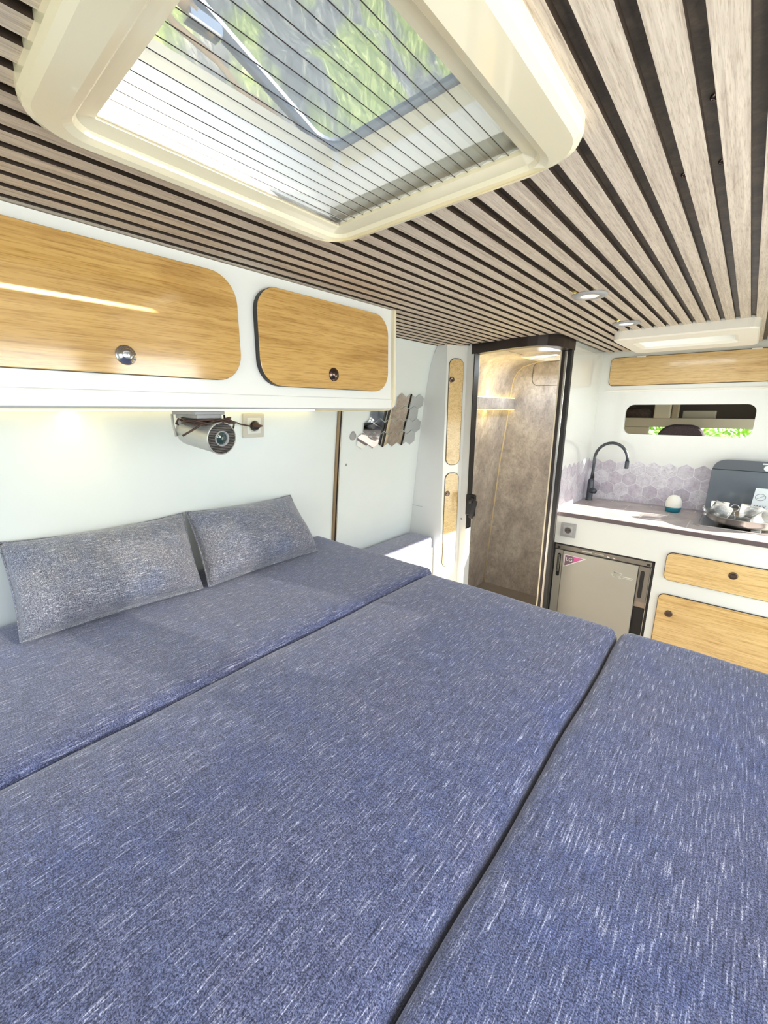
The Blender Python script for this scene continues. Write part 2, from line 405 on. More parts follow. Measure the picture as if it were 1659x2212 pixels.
while x > -1.84:
    a, b = x-0.0195, x+0.0195
    yend = 3.86
    if b < -0.95: yend = 2.70
    if b < -1.25: yend = 2.74
    if b < -1.55: yend = 3.0
    segs = [(-1.33, yend)]
    for fx0, fx1, fy0, fy1 in frames:
        if b > fx0 and a < fx1 and (a < fx0 or b > fx1):
            ta, tb = (a, fx0) if a < fx0 else (fx1, b)
            if tb-ta > 0.004: m.box(ta, tb, fy0, min(fy1, yend), ZC, ZC+0.011)
        if b > fx0 and a < fx1:
            ns = []
            for s0, s1 in segs:
                if s0 < fy0 < s1: ns += [(s0, fy0)]+([(fy1, s1)] if fy1 < s1 else [])
                else: ns.append((s0, s1))
            segs = ns
    for s0, s1 in segs:
        m.box(a, b, s0, s1, ZC, ZC+0.011)
    x -= 0.059
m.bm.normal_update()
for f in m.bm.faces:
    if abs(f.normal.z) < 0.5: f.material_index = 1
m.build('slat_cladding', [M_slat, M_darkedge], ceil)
for (sx_, sy_) in ((-0.2285, 0.893), (-0.115, 0.90), (-0.115, 1.12), (-0.175, 1.13)):
    m = MB(); m.lathe([(0, -0.002), (0.0035, -0.0018), (0.0062, 0.001), (0.0065, 0.004)], (sx_, sy_, ZC+0.008), seg=16)
    m.box(sx_-0.004, sx_+0.004, sy_-0.0008, sy_+0.0008, ZC+0.0052, ZC+0.0062); m.box(sx_-0.0008, sx_+0.0008, sy_-0.004, sy_+0.004, ZC+0.0052, ZC+0.0062)
    m.build('screw', M_knob, ceil)
# roof skin edge panels closing the shell to the right, with the openings of side door and windows
XR = 0.56
m = MB()
def rpanel(y0, y1, z0, z1): m.box(XR, XR+0.05, y0, y1, z0, z1)
DY0, DY1, DZ1 = 2.12, 3.93, -0.128
rpanel(-1.35, DY0, ZF, -0.30); rpanel(DY0, 3.98, DZ1, ZC+0.05) ; rpanel(DY1, 3.98, ZF, DZ1)
rpanel(-1.35, DY0, 0.36, ZC+0.05); rpanel(-1.35, -0.65, -0.30, 0.36); rpanel(0.85, 1.01, -0.30, 0.36); rpanel(1.59, DY0, -0.30, 0.36)
struct(m.build('wall_right', M_wall))
for i, (a, b) in enumerate(((-0.65, 0.85), (1.01, 1.59))):
    w = struct(MB().box(XR+0.02, XR+0.03, a, b, -0.30, 0.36).build('window_%d' % (i+1), M_milk))
    mm = MB(); mm.ring(rr(a-0.03, b+0.03, -0.33, 0.39, 0.06), rr(a+0.02, b-0.02, -0.28, 0.34, 0.05), (XR, 0, 0), (0, 1, 0), (0, 0, 1), -0.02); mm.build('window_frame', M_cream, w)
m = MB(); m.box(-2.05, -1.9, -1.4, -1.35, ZF, ZC+0.05).box(0.4, XR+0.05, -1.4, -1.35, ZF, ZC+0.05).box(-1.9, 0.4, -1.4, -1.35, ZF, -1.15).box(-1.9, 0.4, -1.4, -1.35, 0.38, ZC+0.05)
struct(m.build('wall_rear', M_wall))

# kitchen end wall with the pass-through opening, and the side wall beside it
KY = 3.88; CZ = -0.733
m = MB()
wo = rr(-0.765, 0.03, -0.181, 0.047, 0.055, 6)
m.ring(rr(-0.985, XR, -0.70, 0.19, 0.0005, 6), wo, (0, KY, 0), (1, 0, 0), (0, 0, 1), -0.03)
m.box(-0.985, XR, KY, KY+0.03, 0.19, ZC+0.02).box(-1.9, XR, KY+0.001, KY+0.03, ZF, -0.70)
struct(m.build('wall_kitchen', M_white))
m = MB(); m.box(-1.0, -0.982, 3.07, KY+0.0, CZ-0.031, ZC+0.012); struct(m.build('wall_shower_side', M_white)); struct(MB().box(-1.03, -1.012, 3.07, KY, -1.79, CZ-0.031).build('wall_shower_lower', M_white))
m = MB(); m.box(-0.93, XR, KY-0.006, KY, 0.148, 0.162, 0.002); struct(m.build('trim_1', M_ivory))

# ------------------------------------------------------------------ metal strip on the left wall
m = MB()
def wallstrip(m, y0, y1, z0, z1, t0, t1, n=10):
    prof = []
    for k in range(n+1):
        z = z0+(z1-z0)*k/n; prof.append((wallx(z), z))
    m.prism([(z, x+t1) for x, z in prof]+[(z, x+t0) for x, z in prof[::-1]], (0, y0, 0), (0, 0, 1), (1, 0, 0), y1-y0)
wallstrip(m, 1.790, 1.806, -0.95, 0.02, -0.01, 0.012); m.mi = 1; wallstrip(m, 1.806, 1.818, -0.95, 0.02, -0.01, 0.006); m.mi = 2; wallstrip(m, 1.818, 1.826, -0.95, 0.02, -0.01, 0.012)
st = struct(m.build('trim_2', [plain('bronze_strip', (150, 130, 104), 0.3, 0.6), M_brown, M_steel]))

# ================================================================== SHOWER CABIN
SHP = [(-1.90, -1.79), (-1.846, -1.03), (-1.814, -0.55), (-1.752, 0.03), (-1.742, 0.20), (-1.725, 0.29), (-1.69, 0.35), (-1.64, 0.39), (-1.56, 0.412), (-1.47, 0.425), (-1.44, 0.428)]
m = MB(); m.strip(SHP, 2.90, KY)
for a, b, c, d in cut_rects(-1.44, -1.0, 2.78, KY, [(-1.44, -1.21, 3.44, 3.80)]): m.quad((a, c, 0.43), (b, c, 0.43), (b, d, 0.43), (a, d, 0.43))
struct(m.build('wall_shower_lining', M_marble, recalc=False))
m = MB(); m.prism([(p[1], p[0]) for p in SHP]+[(0.43, -1.0), (-1.79, -1.0)], (0, KY-0.004, 0), (0, 0, 1), (1, 0, 0), 0.003)
sb = struct(m.build('wall_shower_back', M_marble))
m = MB(); m.tube([(x_+0.002, KY-0.006, z_) for x_, z_ in SHP]+[(-1.0, KY-0.006, 0.428)], 0.0065, 8); m.build('corner_bead', plain('cream_bead', (232, 216, 176), 0.4), sb)
m = MB(); ho = rr(-1.55, -1.20, 0.216, 0.42, [0.005, 0.06, 0.06, 0.005], 6); hi = rr(-1.547, -1.203, 0.219, 0.417, [0.005, 0.057, 0.057, 0.005], 6)
m.ring(ho, hi, (0, KY-0.0055, 0), (1, 0, 0), (0, 0, 1), 0.0015); m.build('access_hatch_gap', M_darkedge, sb)
struct(MB().box(-1.005, -1.0005, 3.07, KY-0.005, ZF, 0.43).build('trim_3', M_marble))
# ledge with led light above and below
lg = thing('shower_ledge', (-1.76, 3.4, 0.01), 'stone-look ledge across the shower cabin with warm light above and below', 'shelf')
MB().box(-1.79, -1.695, 2.92, KY-0.008, 0.012, 0.108, 0.004).build('ledge_box', M_marble, lg)
MB().box(-1.745, -1.70, 2.94, KY-0.01, 0.109, 0.114).build('led_strip', M_led, lg)
MB().box(-1.745, -1.70, 2.94, KY-0.01, 0.006, 0.011).build('led_strip', M_led, lg)
area('led_light_up', (-1.725, 3.4, 0.125), (0.1, 0, 1), 0.04, 0.85, 4.5, (1.0, 0.74, 0.22))
area('led_light_down', (-1.715, 3.4, 0.0), (-0.15, 0, -1), 0.04, 0.85, 2.2, (1.0, 0.74, 0.22))
# roof vent of the shower
sv = thing('shower_roof_vent', (-1.33, 3.6, 0.41), 'small white roof vent in the shower ceiling', 'roof vent')
m = MB(); m.ring(rr(-1.475, -1.18, 3.40, 3.83, 0.03), rr(-1.42, -1.23, 3.46, 3.78, 0.02), (0, 0, 0.415), (1, 0, 0), (0, 1, 0), 0.045); m.build('frame', M_ivory, sv)
MB().box(-1.42, -1.23, 3.46, 3.78, 0.44, 0.445).build('cover', M_milk, sv)

# door frame of the shower: curved track, jambs, roller-door edge, latch
dt = thing('shower_door_frame', (-1.3, 2.8, ZF), 'dark curved frame of the rounded shower doorway', 'door frame')
path = [(-1.60, 2.822), (-1.50, 2.790), (-1.40, 2.758), (-1.30, 2.727), (-1.20, 2.704), (-1.13, 2.700), (-1.07, 2.712), (-1.02, 2.745), (-0.985, 2.80), (-0.966, 2.87), (-0.958, 2.95), (-0.955, 3.08)]
def ribbon(m, path, t, z0, z1):
    pts = [Vector((p[0], p[1], 0)) for p in path]; o1, o2 = [], []
    for i, p in enumerate(pts):
        d = (pts[min(i+1, len(pts)-1)]-pts[max(i-1, 0)]).normalized(); nrm = Vector((-d.y, d.x, 0)); o1.append(p); o2.append(p+nrm*t)
    m.prism([(p.x, p.y) for p in o1]+[(p.x, p.y) for p in o2[::-1]], (0, 0, z0), (1, 0, 0), (0, 1, 0), z1-z0)
m = MB(); ribbon(m, path, 0.075, 0.392, ZC+0.011); m.build('curved_track', M_brown, dt)
m = MB(); m.box(-0.985, -0.955, 3.03, 3.065, ZF, 0.392, 0.004); m.build('right_jamb', M_black, dt)
m = MB(); m.box(-1.004, -0.987, 3.036, 3.068, ZF, 0.392, 0.003); m.build('metal_guide', M_steel, dt)
m = MB(); m.box(-1.028, -1.0045, 3.04, 3.068, ZF, 0.392, 0.004); m.build('inner_guide', M_brown, dt)
m = MB(); m.box(-1.040, -1.0285, 3.045, 3.068, ZF, 0.392, 0.002); m.build('pale_seal', M_cream, dt)
m = MB(); m.box(-1.555, -1.548, 2.80, 2.87, -0.90, 0.392, 0.001); m.build('left_seal', M_black, dt)
lt = MB(); lt.box(-1.562, -1.480, 2.795, 2.812, -0.79, -0.62, 0.012, 3); lt = lt.build('latch_plate', M_black, dt)
m = MB(); m.lathe([(0.0, 0.035), (0.022, 0.034), (0.024, 0.0)], (-1.51, 2.797, -0.665), (0, -1, 0), 20); m.box(-1.50, -1.465, 2.762, 2.778, -0.80, -0.655, 0.005, 2, Matrix.Rotation(0.25, 3, 'Y')); m.build('latch_lever', M_black, lt)

# ================================================================== WARDROBE COLUMN
wd = thing('wardrobe_column', (-1.8, 2.75, ZF), 'tall white wardrobe column with two narrow oak doors beside the shower', 'cabinet')
A_, B_ = Vector((-1.703, 2.676, 0)), Vector((-1.626, 2.825, 0)); DU = (B_-A_).normalized(); DN = Vector((DU.y, -DU.x, 0))
m = MB()
# side face follows the wall curve; body built from stacked slices
zs = [ZF, -1.0, -0.79, -0.5, -0.18, 0.05, 0.18, 0.32, 0.40, ZC+0.015]
for z0, z1 in zip(zs, zs[1:]):
    for zz0, zz1 in ((z0, z1),):
        p0 = [(wallx(zz0)+0.001, 2.68), (-1.703, 2.676), (-1.626, 2.825), (-1.557, 2.812), (-1.557, 2.89), (wallx(zz0)+0.001, 2.89)]
        p1 = [(wallx(zz1)+0.001, 2.68), (-1.703, 2.676), (-1.626, 2.825), (-1.557, 2.812), (-1.557, 2.89), (wallx(zz1)+0.001, 2.89)]
        a = [m.bm.verts.new((q[0], q[1], zz0)) for q in p0]; b = [m.bm.verts.new((q[0], q[1], zz1)) for q in p1]
        for i in range(6): m.bm.faces.new((a[i], a[(i+1) % 6], b[(i+1) % 6], b[i]))
bmesh.ops.remove_doubles(m.bm, verts=m.bm.verts, dist=0.0005)
m.build('body', [M_wardside], wd)
m = MB(); m.quad(A_+DN*0.0015+Vector((0, 0, ZF)), B_+DN*0.0015+Vector((0, 0, ZF)), B_+DN*0.0015+Vector((0, 0, ZC)), A_+DN*0.0015+Vector((0, 0, ZC))); m.build('front_panel', M_white, wd)
m = MB(); m.box(-1.99, -1.704, 2.6785, 2.680, -0.752, -0.749); m.build('panel_seam', M_grey, wd)
m = MB(); m.lathe([(0, 0.004), (0.006, 0.004), (0.008, 0)], (-1.606, 2.818, -0.832), (-0.18, -1, 0), 16); m.build('lock_button', M_grey, wd)
for z0, z1, kz in ((-0.40, 0.36, 0.215), (-1.225, -0.465, -0.622)):
    o_ = A_+DN*0.002; m = MB()
    m.prism(rr(0.018, 0.142, z0-0.004, z1+0.004, 0.05), o_, DU, (0, 0, 1), 0.002); m.mi = 1
    m.prism(rr(0.022, 0.138, z0, z1, 0.047), o_+DN*0.002, DU, (0, 0, 1), 0.004, 0.001); d = m.build('door', [M_darkedge, M_oakz], wd)
    c = A_+DN*0.008+DU*0.043+Vector((0, 0, kz))
    m = MB(); m.lathe([(0.0, 0.002), (0.012, 0.003), (0.019, 0.006), (0.021, 0.002), (0.021, 0)], c, DN, 24); m.build('knob', M_knob, d)

# ================================================================== OVERHEAD CABINETS, LEFT
XF = -1.33
oc = thing('overhead_cabinet', (-1.6, 0.3, 0.0), 'long white overhead cabinet with oak flap doors above the bed', 'cabinet')
m = MB()
out = [(ZC-0.002, XF), (0.03, XF), (0.012, XF-0.006), (0.003, XF-0.03), (0.002, -1.88), (0.18, -1.865), (0.32, -1.84), (0.42, -1.80), (ZC-0.002, -1.79)]
m.prism(out, (0, -0.75, 0), (0, 0, 1), (1, 0, 0), 2.355); m.build('body', M_white, oc)
m = MB(); m.box(XF-0.002, XF+0.006, -0.75, 1.605, 0.008, 0.052, 0.004, 3); m.build('bottom_rail', M_white, oc)
m = MB(); e_o = [(p[0]+(0.0), p[1]) for p in out]
m.prism([(ZC-0.003, XF+0.016), (0.045, XF+0.016), (0.018, XF+0.008), (0.0, XF-0.02), (-0.004, XF-0.06), (-0.004, -1.885), (0.18, -1.866), (0.32, -1.842), (0.42, -1.802), (ZC-0.003, -1.79)], (0, 1.605, 0), (0, 0, 1), (1, 0, 0), 0.018, 0.002)
m.build('end_panel', M_cream, oc)
for i, (y0, y1, z0, z1, ky, kz) in enumerate(((-0.42, 0.805, 0.094, 0.415, 0.455, 0.144), (0.872, 1.555, 0.084, 0.410, 1.212, 0.140))):
    rad = 0.085
    m = MB(); m.prism(rr(y0, y1, z0, z1, rad, 8), (XF, 0, 0), (0, 1, 0), (0, 0, 1), 0.022 if i else 0.016, 0.001); m.mi = 1
    t = 0.022 if i else 0.016
    m.prism(rr(y0+0.001, y1-0.001, z0+0.001, z1-0.001, rad, 8), (XF+t, 0, 0), (0, 1, 0), (0, 0, 1), 0.003, 0.0015)
    d = m.build('flap_door', [M_black if i else M_darkedge, M_oak], oc)
    m = MB(); m.lathe([(0, 0.016), (0.010, 0.0155), (0.017, 0.012), (0.019, 0.004), (0.024, 0.005), (0.026, 0.002), (0.026, 0)], (XF+t+0.003, ky, kz), (1, 0, 0), 28)
    m.build('knob', [M_knob, M_chrome][1 - i], d)
# led strip under the cabinet
ls = thing('led_strip', (-1.85, 0.4, 0.0), 'warm light strip glowing under the overhead cabinet', 'led strip')
MB().box(-1.885, -1.865, -0.7, 1.58, -0.0035, 0.0015).build('diffuser', M_led, ls)
area('led_light_wall', (-1.86, 0.44, -0.016), (-0.25, 0, -1), 0.03, 2.2, 3.8, (1.0, 0.78, 0.30))

# ================================================================== LEFT WALL DEVICES
def socket(name, c, U, V, N, s, label, mt, mt2, rnd=0.0):
    c, U, V, N = Vector(c), Vector(U), Vector(V), Vector(N)
    t = thing(name, c, label, 'socket')
    h = s/2; flip = U.cross(V).dot(N) < 0
    def pr(m, pts, d0, d1, bev=0): m.prism([(-a, b) for a, b in pts] if flip else pts, c+N*d0, -U if flip else U, V, d1-d0, bev)
    m = MB(); pr(m, rr(-h, h, -h, h, 0.004), 0, 0.012, 0.002); m.build('frame', mt, t)
    m = MB(); pr(m, rr(-h*0.66, h*0.66, -h*0.66, h*0.66, 0.003), 0.012, 0.0145, 0.001)
    m.build('insert', mt2, t)
    m = MB(); m.lathe([(h*0.46, 0.0), (h*0.52, 0.003), (h*0.46, 0.0032), (h*0.44, -0.001), (h*0.42, -0.0005), (0, -0.0005)], c+N*0.0155, N, 28); m.build('socket_ring', mt2, t)
    m = MB(); m.lathe([(h*0.43, 0.0008), (0, 0.0008)], c+N*0.0155, N, 28); hole = m.build('recess', plain('shaded_recess', (92, 84, 80), 0.6), t)
    for sg in (-1, 1):
        m = MB(); m.lathe([(h*0.08, 0.0), (h*0.08, 0.003), (0, 0.003)], c+N*0.0155+U*h*0.2*sg, N, 12); m.build('contact_hole', M_black, t)
    return t
wn_ = Vector((1, 0, -0.125)).normalized(); wv = Vector((0.125, 0, 1)).normalized()
sl = socket('wall_socket', (wallx(-0.076)+0.001, 1.207, -0.076), (0, 1, 0), wv, wn_, 0.118, 'beige socket on the left wall with the projector cable plugged in', M_socket, plain('pale_insert', (222, 222, 216), 0.3))
# projector
pj = thing('projector', (-1.5, 0.757, 0.0), 'silver cylindrical projector hanging below the overhead cabinet', 'projector')
pb, pf = Vector((-1.605, 0.740, -0.072)), Vector((-1.402, 0.760, -0.098)); pd = (pf-pb); L = pd.length; pd.normalize()
m = MB(); m.lathe([(0, 0), (0.046, 0.0), (0.054, 0.005), (0.056, 0.012), (0.056, L-0.012), (0.0575, L-0.006), (0.0575, L), (0.054, L+0.001), (0.054, L-0.001)], pb, pd, 48); m.build('housing', M_silver, pj)
gm = plain('dark_ribbed_grille', (92, 86, 84), 0.4, 0.4)
m = MB(); m.lathe([(0.024, 0), (0.054, 0.0)], pf-pd*0.002, pd, 48)
pu = Vector((0, 1, 0)); pu = (pu-pu.dot(pd)*pd).normalized(); pv = pd.cross(pu)
m.mi = 1
for k in range(-9, 10):
    h_ = k*0.0056; w_ = math.sqrt(max(0.0536**2-h_*h_, 0)); gap = math.sqrt(max(0.0265**2-h_*h_, 0)) if abs(h_) < 0.0265 else 0
    for sg in (-1, 1):
        a, b = sg*gap, sg*w_
        m.box(-abs(b-a)/2, abs(b-a)/2, -0.0012, 0.0012, -0.0015, 0.0015)
        for v in m.bm.verts[-8:]: v.co = pf+pu*(v.co.x+(a+b)/2)+pv*(h_+v.co.y)+pd*(0.0005+v.co.z)
m.build('front_grille', [M_black, gm], pj)
m = MB(); m.lathe([(0.0275, -0.004), (0.0275, 0.003), (0.024, 0.003), (0.0215, -0.004)], pf, pd, 36); m.build('lens_ring', M_grey, pj)
m = MB(); m.lathe([(0.0215, -0.004), (0.015, -0.0015), (0.008, 0.001), (0, 0.002)], pf, pd, 36); m.build('lens', mat('lens_glass', (0.02, 0.05, 0.05, 1), 0.03, 0.0, **{'Coat Weight': 1.0}), pj)
br_ = MB(); br_.box(-1.62, -1.44, 0.69, 0.80, -0.0165, -0.0046, 0.002); br_.box(-1.615, -1.445, 0.70, 0.79, -0.030, -0.0165, 0.002); br_.build('ceiling_bracket', M_grey, pj)
m = MB(); m.tube([(-1.60, 0.682, -0.015), (-1.598, 0.680, -0.05), (-1.590, 0.684, -0.095)], 0.0045, 8); m.build('stay', M_socket, pj)
m = MB(); m.tube([(-1.45, 0.802, -0.018), (-1.452, 0.804, -0.05), (-1.455, 0.806, -0.075)], 0.0035, 8); m.build('stay', M_brown, pj)
random.seed(3)
m = MB()
for k in range(6):
    p = []
    for i in range(13):
        t = i/12; ang = t*math.pi*2
        p.append((-1.50+0.085*math.cos(ang)*(0.75+0.09*k)+random.uniform(-.006, .006), 0.748+0.082*math.sin(ang)*(0.8+0.06*k)+0.004*k, -0.034-0.004*(k % 3)+random.uniform(-.008, .006)))
    m.tube(p, 0.0036, 6)
m.tube([(-1.50, 0.67, -0.036), (-1.49, 0.655, -0.03), (-1.495, 0.648, -0.045), (-1.51, 0.66, -0.05)], 0.004, 6)
m.tube([(-1.43, 0.74, -0.045), (-1.425, 0.70, -0.05), (-1.43, 0.665, -0.070), (-1.44, 0.64, -0.085)], 0.0035, 6)
m.build('cable_coil', M_cable, pj)
pc = MB(); sp = Vector((wallx(-0.076)+0.03, 1.207, -0.078))
pc.tube([(-1.50, 0.86, -0.075), (-1.56, 0.90, -0.062), (-1.66, 0.96, -0.055), (-1.76, 1.03, -0.055), (-1.85, 1.10, -0.066), (-1.872, 1.16, -0.076), (sp.x+0.01, 1.195, -0.078)], 0.0036, 8)
tag(pc.build('power_cable', M_cable), 'thin brown cable running from the projector to the wall socket', 'cable')
m = MB(); m.lathe([(0, 0.034), (0.010, 0.032), (0.016, 0.022), (0.021, 0.010), (0.022, 0.0), (0, 0.0)], (sp.x-0.012, 1.207, -0.078), wn_, 20); m.mi = 1
m.tube([(sp.x+0.015, 1.18, -0.078), (sp.x+0.018, 1.21, -0.078), (sp.x+0.01, 1.235, -0.078)], [0.010, 0.009, 0.005], 10); tag(m.build('power_plug', [M_brown, M_cable]), 'brown plug pushed into the left wall socket', 'plug')

# mirrored hexagons on the left wall
hn = Vector((1, -0.086, -0.150)).normalized(); hu = Vector((0.086, 1, 0)).normalized(); hv_ = hn.cross(hu)*1.0
PY = 0.105
rows = [('top', 0.063, 2.602, 4), ('second', -0.024, 2.5495, 5), ('third', -0.111, 2.602, 6), ('bottom', -0.198, 2.5495, 6)]
ords = ['first', 'second', 'third', 'fourth', 'fifth', 'sixth']
hexmesh = None
for rn, z, y0, cnt in rows:
    for k in range(cnt):
        y = y0-PY*k
        if rn == 'top' and k >= 3: continue
        c = Vector((wallx(z)+0.006, y, z))
        if hexmesh is None:
            m = MB(); R_ = PY/math.sqrt(3)*0.935; Rz = 0.0545
            m.prism([(R_*math.sin(a), Rz*math.cos(a)) for a in [math.radians(60*i) for i in range(6)]][::-1], c, hu, hv_, 0.004, 0.0005, 1)
            o = m.build('mirror_tile', M_mirror, None, False, origin=c); hexmesh = o
        else:
            o = hexmesh.copy(); COL.objects.link(o); o.location = wp(c)
        tag(o, 'hexagonal mirror tile, %s row, %s from the wardrobe' % (rn, ords[k]), 'mirror tile', 'hexagonal mirror tiles on the left wall')
c = Vector((wallx(-0.163)+0.001, 1.936, -0.163))
pk = thing('wall_latch', c, 'round grey latch on the white left wall beside the mirror tiles', 'latch')
m = MB(); m.lathe([(0, 0.007), (0.024, 0.007), (0.027, 0.004), (0.027, 0)], c, hn, 28); m.build('disc', M_grey, pk)
m = MB(); m.box(c.x, c.x+0.007, 1.926, 1.946, -0.14, -0.131, 0.001); m.build('tab', M_grey, pk)
c = Vector((wallx(-0.345)+0.001, 1.892, -0.345)); m = MB(); m.lathe([(0, 0.003), (0.007, 0.003), (0.009, 0)], c, hn, 18)
tag(m.build('wall_button', M_grey), 'tiny grey button on the left wall below the round latch', 'button')

# ================================================================== BED
def fillet_box(x0, x1, y0, y1, z0, z1, r, name, mt, res=0.035, crown=0.0, wrinkle=0.0, seed=0, parent=None):
    nx, ny, nz = max(4, int((x1-x0)/res)), max(4, int((y1-y0)/res)), 8
    def spaced(a, b, n):
        e = [a, a+r*0.15, a+r*0.35, a+r*0.65, a+r]; f = [b-r, b-r*0.65, b-r*0.35, b-r*0.15, b]
        return e+[a+r+(b-a-2*r)*k/n for k in range(1, n)]+f
    X, Y, Z = spaced(x0, x1, nx), spaced(y0, y1, ny), [z0, (z0+z1)/2-0.01, z1-r, z1-r*0.65, z1-r*0.35, z1-r*0.15, z1]
    rnd = random.Random(seed); ph = [rnd.uniform(0, 6.28) for _ in range(6)]
    m = MB(); cache = {}
    def V(i, j, k):
        if (i, j, k) in cache: return cache[i, j, k]
        p = Vector((X[i], Y[j], Z[k]))
        q = Vector((min(max(p.x, x0+r), x1-r), min(max(p.y, y0+r), y1-r), min(p.z, z1-r)))
        d = p-q
        if d.length > 1e-7: p = q+d.normalized()*r
        if k >= 2 and crown:
            u = (p.x-x0)/(x1-x0); v = (p.y-y0)/(y1-y0); s = max(0, min(1, min(u, 1-u)*9))*max(0, min(1, min(v, 1-v)*12))
            p.z += crown*(s*s*(3-2*s)) if k == len(Z)-1 else 0
        if wrinkle and k >= 1:
            ex = min(p.x-x0, x1-p.x); ey = min(p.y-y0, y1-p.y)
            a = math.exp(-ex/0.05)*math.sin(p.y*17+ph[0])*math.sin(p.y*7.3+ph[1])+math.exp(-ey/0.05)*math.sin(p.x*15+ph[2])
            sg = 1 if p.x > (x0+x1)/2 else -1
            p.x += wrinkle*0.5*sg*math.exp(-ex/0.03)*math.sin(p.y*11+ph[3]); p.z += wrinkle*0.6*a
        cache[i, j, k] = m.bm.verts.new(p); return cache[i, j, k]
    I, J, K = len(X)-1, len(Y)-1, len(Z)-1
    def F(*v):
        f = m.bm.faces.new(v); f.smooth = True
    for i in range(I):
        for j in range(J): F(V(i, j, K), V(i+1, j, K), V(i+1, j+1, K), V(i, j+1, K)); F(V(i, j, 0), V(i, j+1, 0), V(i+1, j+1, 0), V(i+1, j, 0))
    for i in range(I):
        for k in range(K): F(V(i, 0, k), V(i+1, 0, k), V(i+1, 0, k+1), V(i, 0, k+1)); F(V(i, J, k), V(i, J, k+1), V(i+1, J, k+1), V(i+1, J, k))
    for j in range(J):
        for k in range(K): F(V(0, j, k), V(0, j, k+1), V(0, j+1, k+1), V(0, j+1, k)); F(V(I, j, k), V(I, j+1, k), V(I, j+1, k+1), V(I, j, k+1))
    bmesh.ops.remove_doubles(m.bm, verts=m.bm.verts, dist=1e-5)
    return m.build(name, mt, parent, True)
def piping(pts, r, name, parent, mt):
    m = MB(); m.tube(pts, r, 6); return m.build(name, mt, parent)
BZ = -0.765
cush = [(-1.975, -1.088, 1.665, 'blue-grey bed cushion along the left wall, carrying the two pillows', 1),
        (-1.084, -0.238, 1.612, 'wide middle blue-grey bed cushion between the other two', 2),
        (-0.232, 0.50, 1.612, 'blue-grey bed cushion on the right, nearest the kitchen drawers', 3)]
for x0, x1, y1, lab, sd in cush:
    o = fillet_box(x0, x1, -0.62, y1, BZ-0.13, BZ-0.004 if sd != 3 else BZ, 0.036, 'bed_cushion', M_fabric, crown=0.006, wrinkle=0.004, seed=sd)
    tag(o, lab, 'cushion', 'bed cushions')
m = MB(); m.box(-1.98, 0.5, -0.62, 1.56, ZF+0.001, BZ-0.132); tag(m.build('platform_bed', M_white), 'white box of the bed under the three blue-grey cushions', 'bed')
# bench beyond the bed
bb = thing('side_bench', (-1.85, 2.2, ZF), 'white bench box against the left wall beyond the bed', 'bench')
MB().box(-1.99, -1.765, 1.70, 2.674, ZF+0.001, -1.067, 0.004).build('box', M_white, bb)
o = fillet_box(-1.985, -1.765, 1.70, 2.668, -1.065, -0.974, 0.03, 'bench_cushion', M_fabric_l, crown=0.002); tag(o, 'narrow light grey cushion on the white bench by the wardrobe', 'cushion')

# pillows
def pillow(c00, c10, c11, c01, T, label, seed, sag):
    """corners bottom-left, bottom-right, top-right, top-left"""
    c = [Vector(v) for v in (c00, c10, c11, c01)]; N = ((c[1]-c[0]).cross(c[3]-c[0])).normalized()
    if N.x < 0: N = -N
    up = ((c[3]+c[2])-(c[0]+c[1])).normalized(); rt = ((c[1]+c[2])-(c[0]+c[3])).normalized()
    nu, nv = 44, 30; m = MB(); g = [[], []]; rnd = random.Random(seed); ph = [rnd.uniform(0, 6.3) for _ in range(8)]
    for side in (0, 1):
        for i in range(nu+1):
            row = []
            for j in range(nv+1):
                u = 2*i/nu-1; v = 2*j/nv-1
                uu, vv = (u+1)/2, (v+1)/2
                p = c[0]*(1-uu)*(1-vv)+c[1]*uu*(1-vv)+c[2]*uu*vv+c[3]*(1-uu)*vv
                # concave edges between pointed corners
                p -= up*v*abs(v)*sag*(1-u*u)*(1.3 if v > 0 else 0.5)
                p -= rt*u*abs(u)*sag*0.55*(1-v*v)
                prof = (max(0, 1-abs(u)**2.6)**0.55)*(max(0, 1-abs(v)**2.4)**0.55)
                w = 0.05*math.sin(5*u+ph[0]+2*v)*math.cos(4*v+ph[1])+0.045*math.sin(9*u+ph[2]+3*v)*(1-abs(v))+0.05*math.exp(-((u-0.3*v)**2)*30)*v
                edge = 0.10*math.sin(17*u+ph[3])*math.exp(-(1+v)*7)*(1-u*u)
                t = T*prof*(1+w+edge)*(1.0-0.30*v)
                p += N*(t if side == 0 else -t*0.45)
                row.append((p, (i in (0, nu)) or (j in (0, nv))))
            g[side].append(row)
    vs = [[[None]*(nv+1) for _ in range(nu+1)] for _ in (0, 1)]
    for i in range(nu+1):
        for j in range(nv+1):
            vs[0][i][j] = m.bm.verts.new(g[0][i][j][0])
            vs[1][i][j] = vs[0][i][j] if g[0][i][j][1] else m.bm.verts.new(g[1][i][j][0])
    for s in (0, 1):
        for i in range(nu):
            for j in range(nv):
                q = [vs[s][i][j], vs[s][i+1][j], vs[s][i+1][j+1], vs[s][i][j+1]]
                m.bm.faces.new(q if s == 0 else q[::-1]).smooth = True
    seam = [vs[0][i][0].co.copy() for i in range(nu+1)]+[vs[0][nu][j].co.copy() for j in range(1, nv+1)]+[vs[0][i][nv].co.copy() for i in range(nu-1, -1, -1)]+[vs[0][0][j].co.copy() for j in range(nv-1, -1, -1)]
    o = m.build('pillow', M_fabric_p, None, True); tag(o, label, 'pillow', 'pillows leaning on the left wall')
    m = MB(); m.tube(seam, 0.0045, 6); m.build('piping', M_fabric_p, o); return o
pillow((-1.715, 0.160, -0.750), (-1.690, 0.765, -0.752), (-1.940, 0.825, -0.468), (-1.945, 0.180, -0.458), 0.118, 'long grey melange pillow on the left, nearest the camera', 5, 0.016)
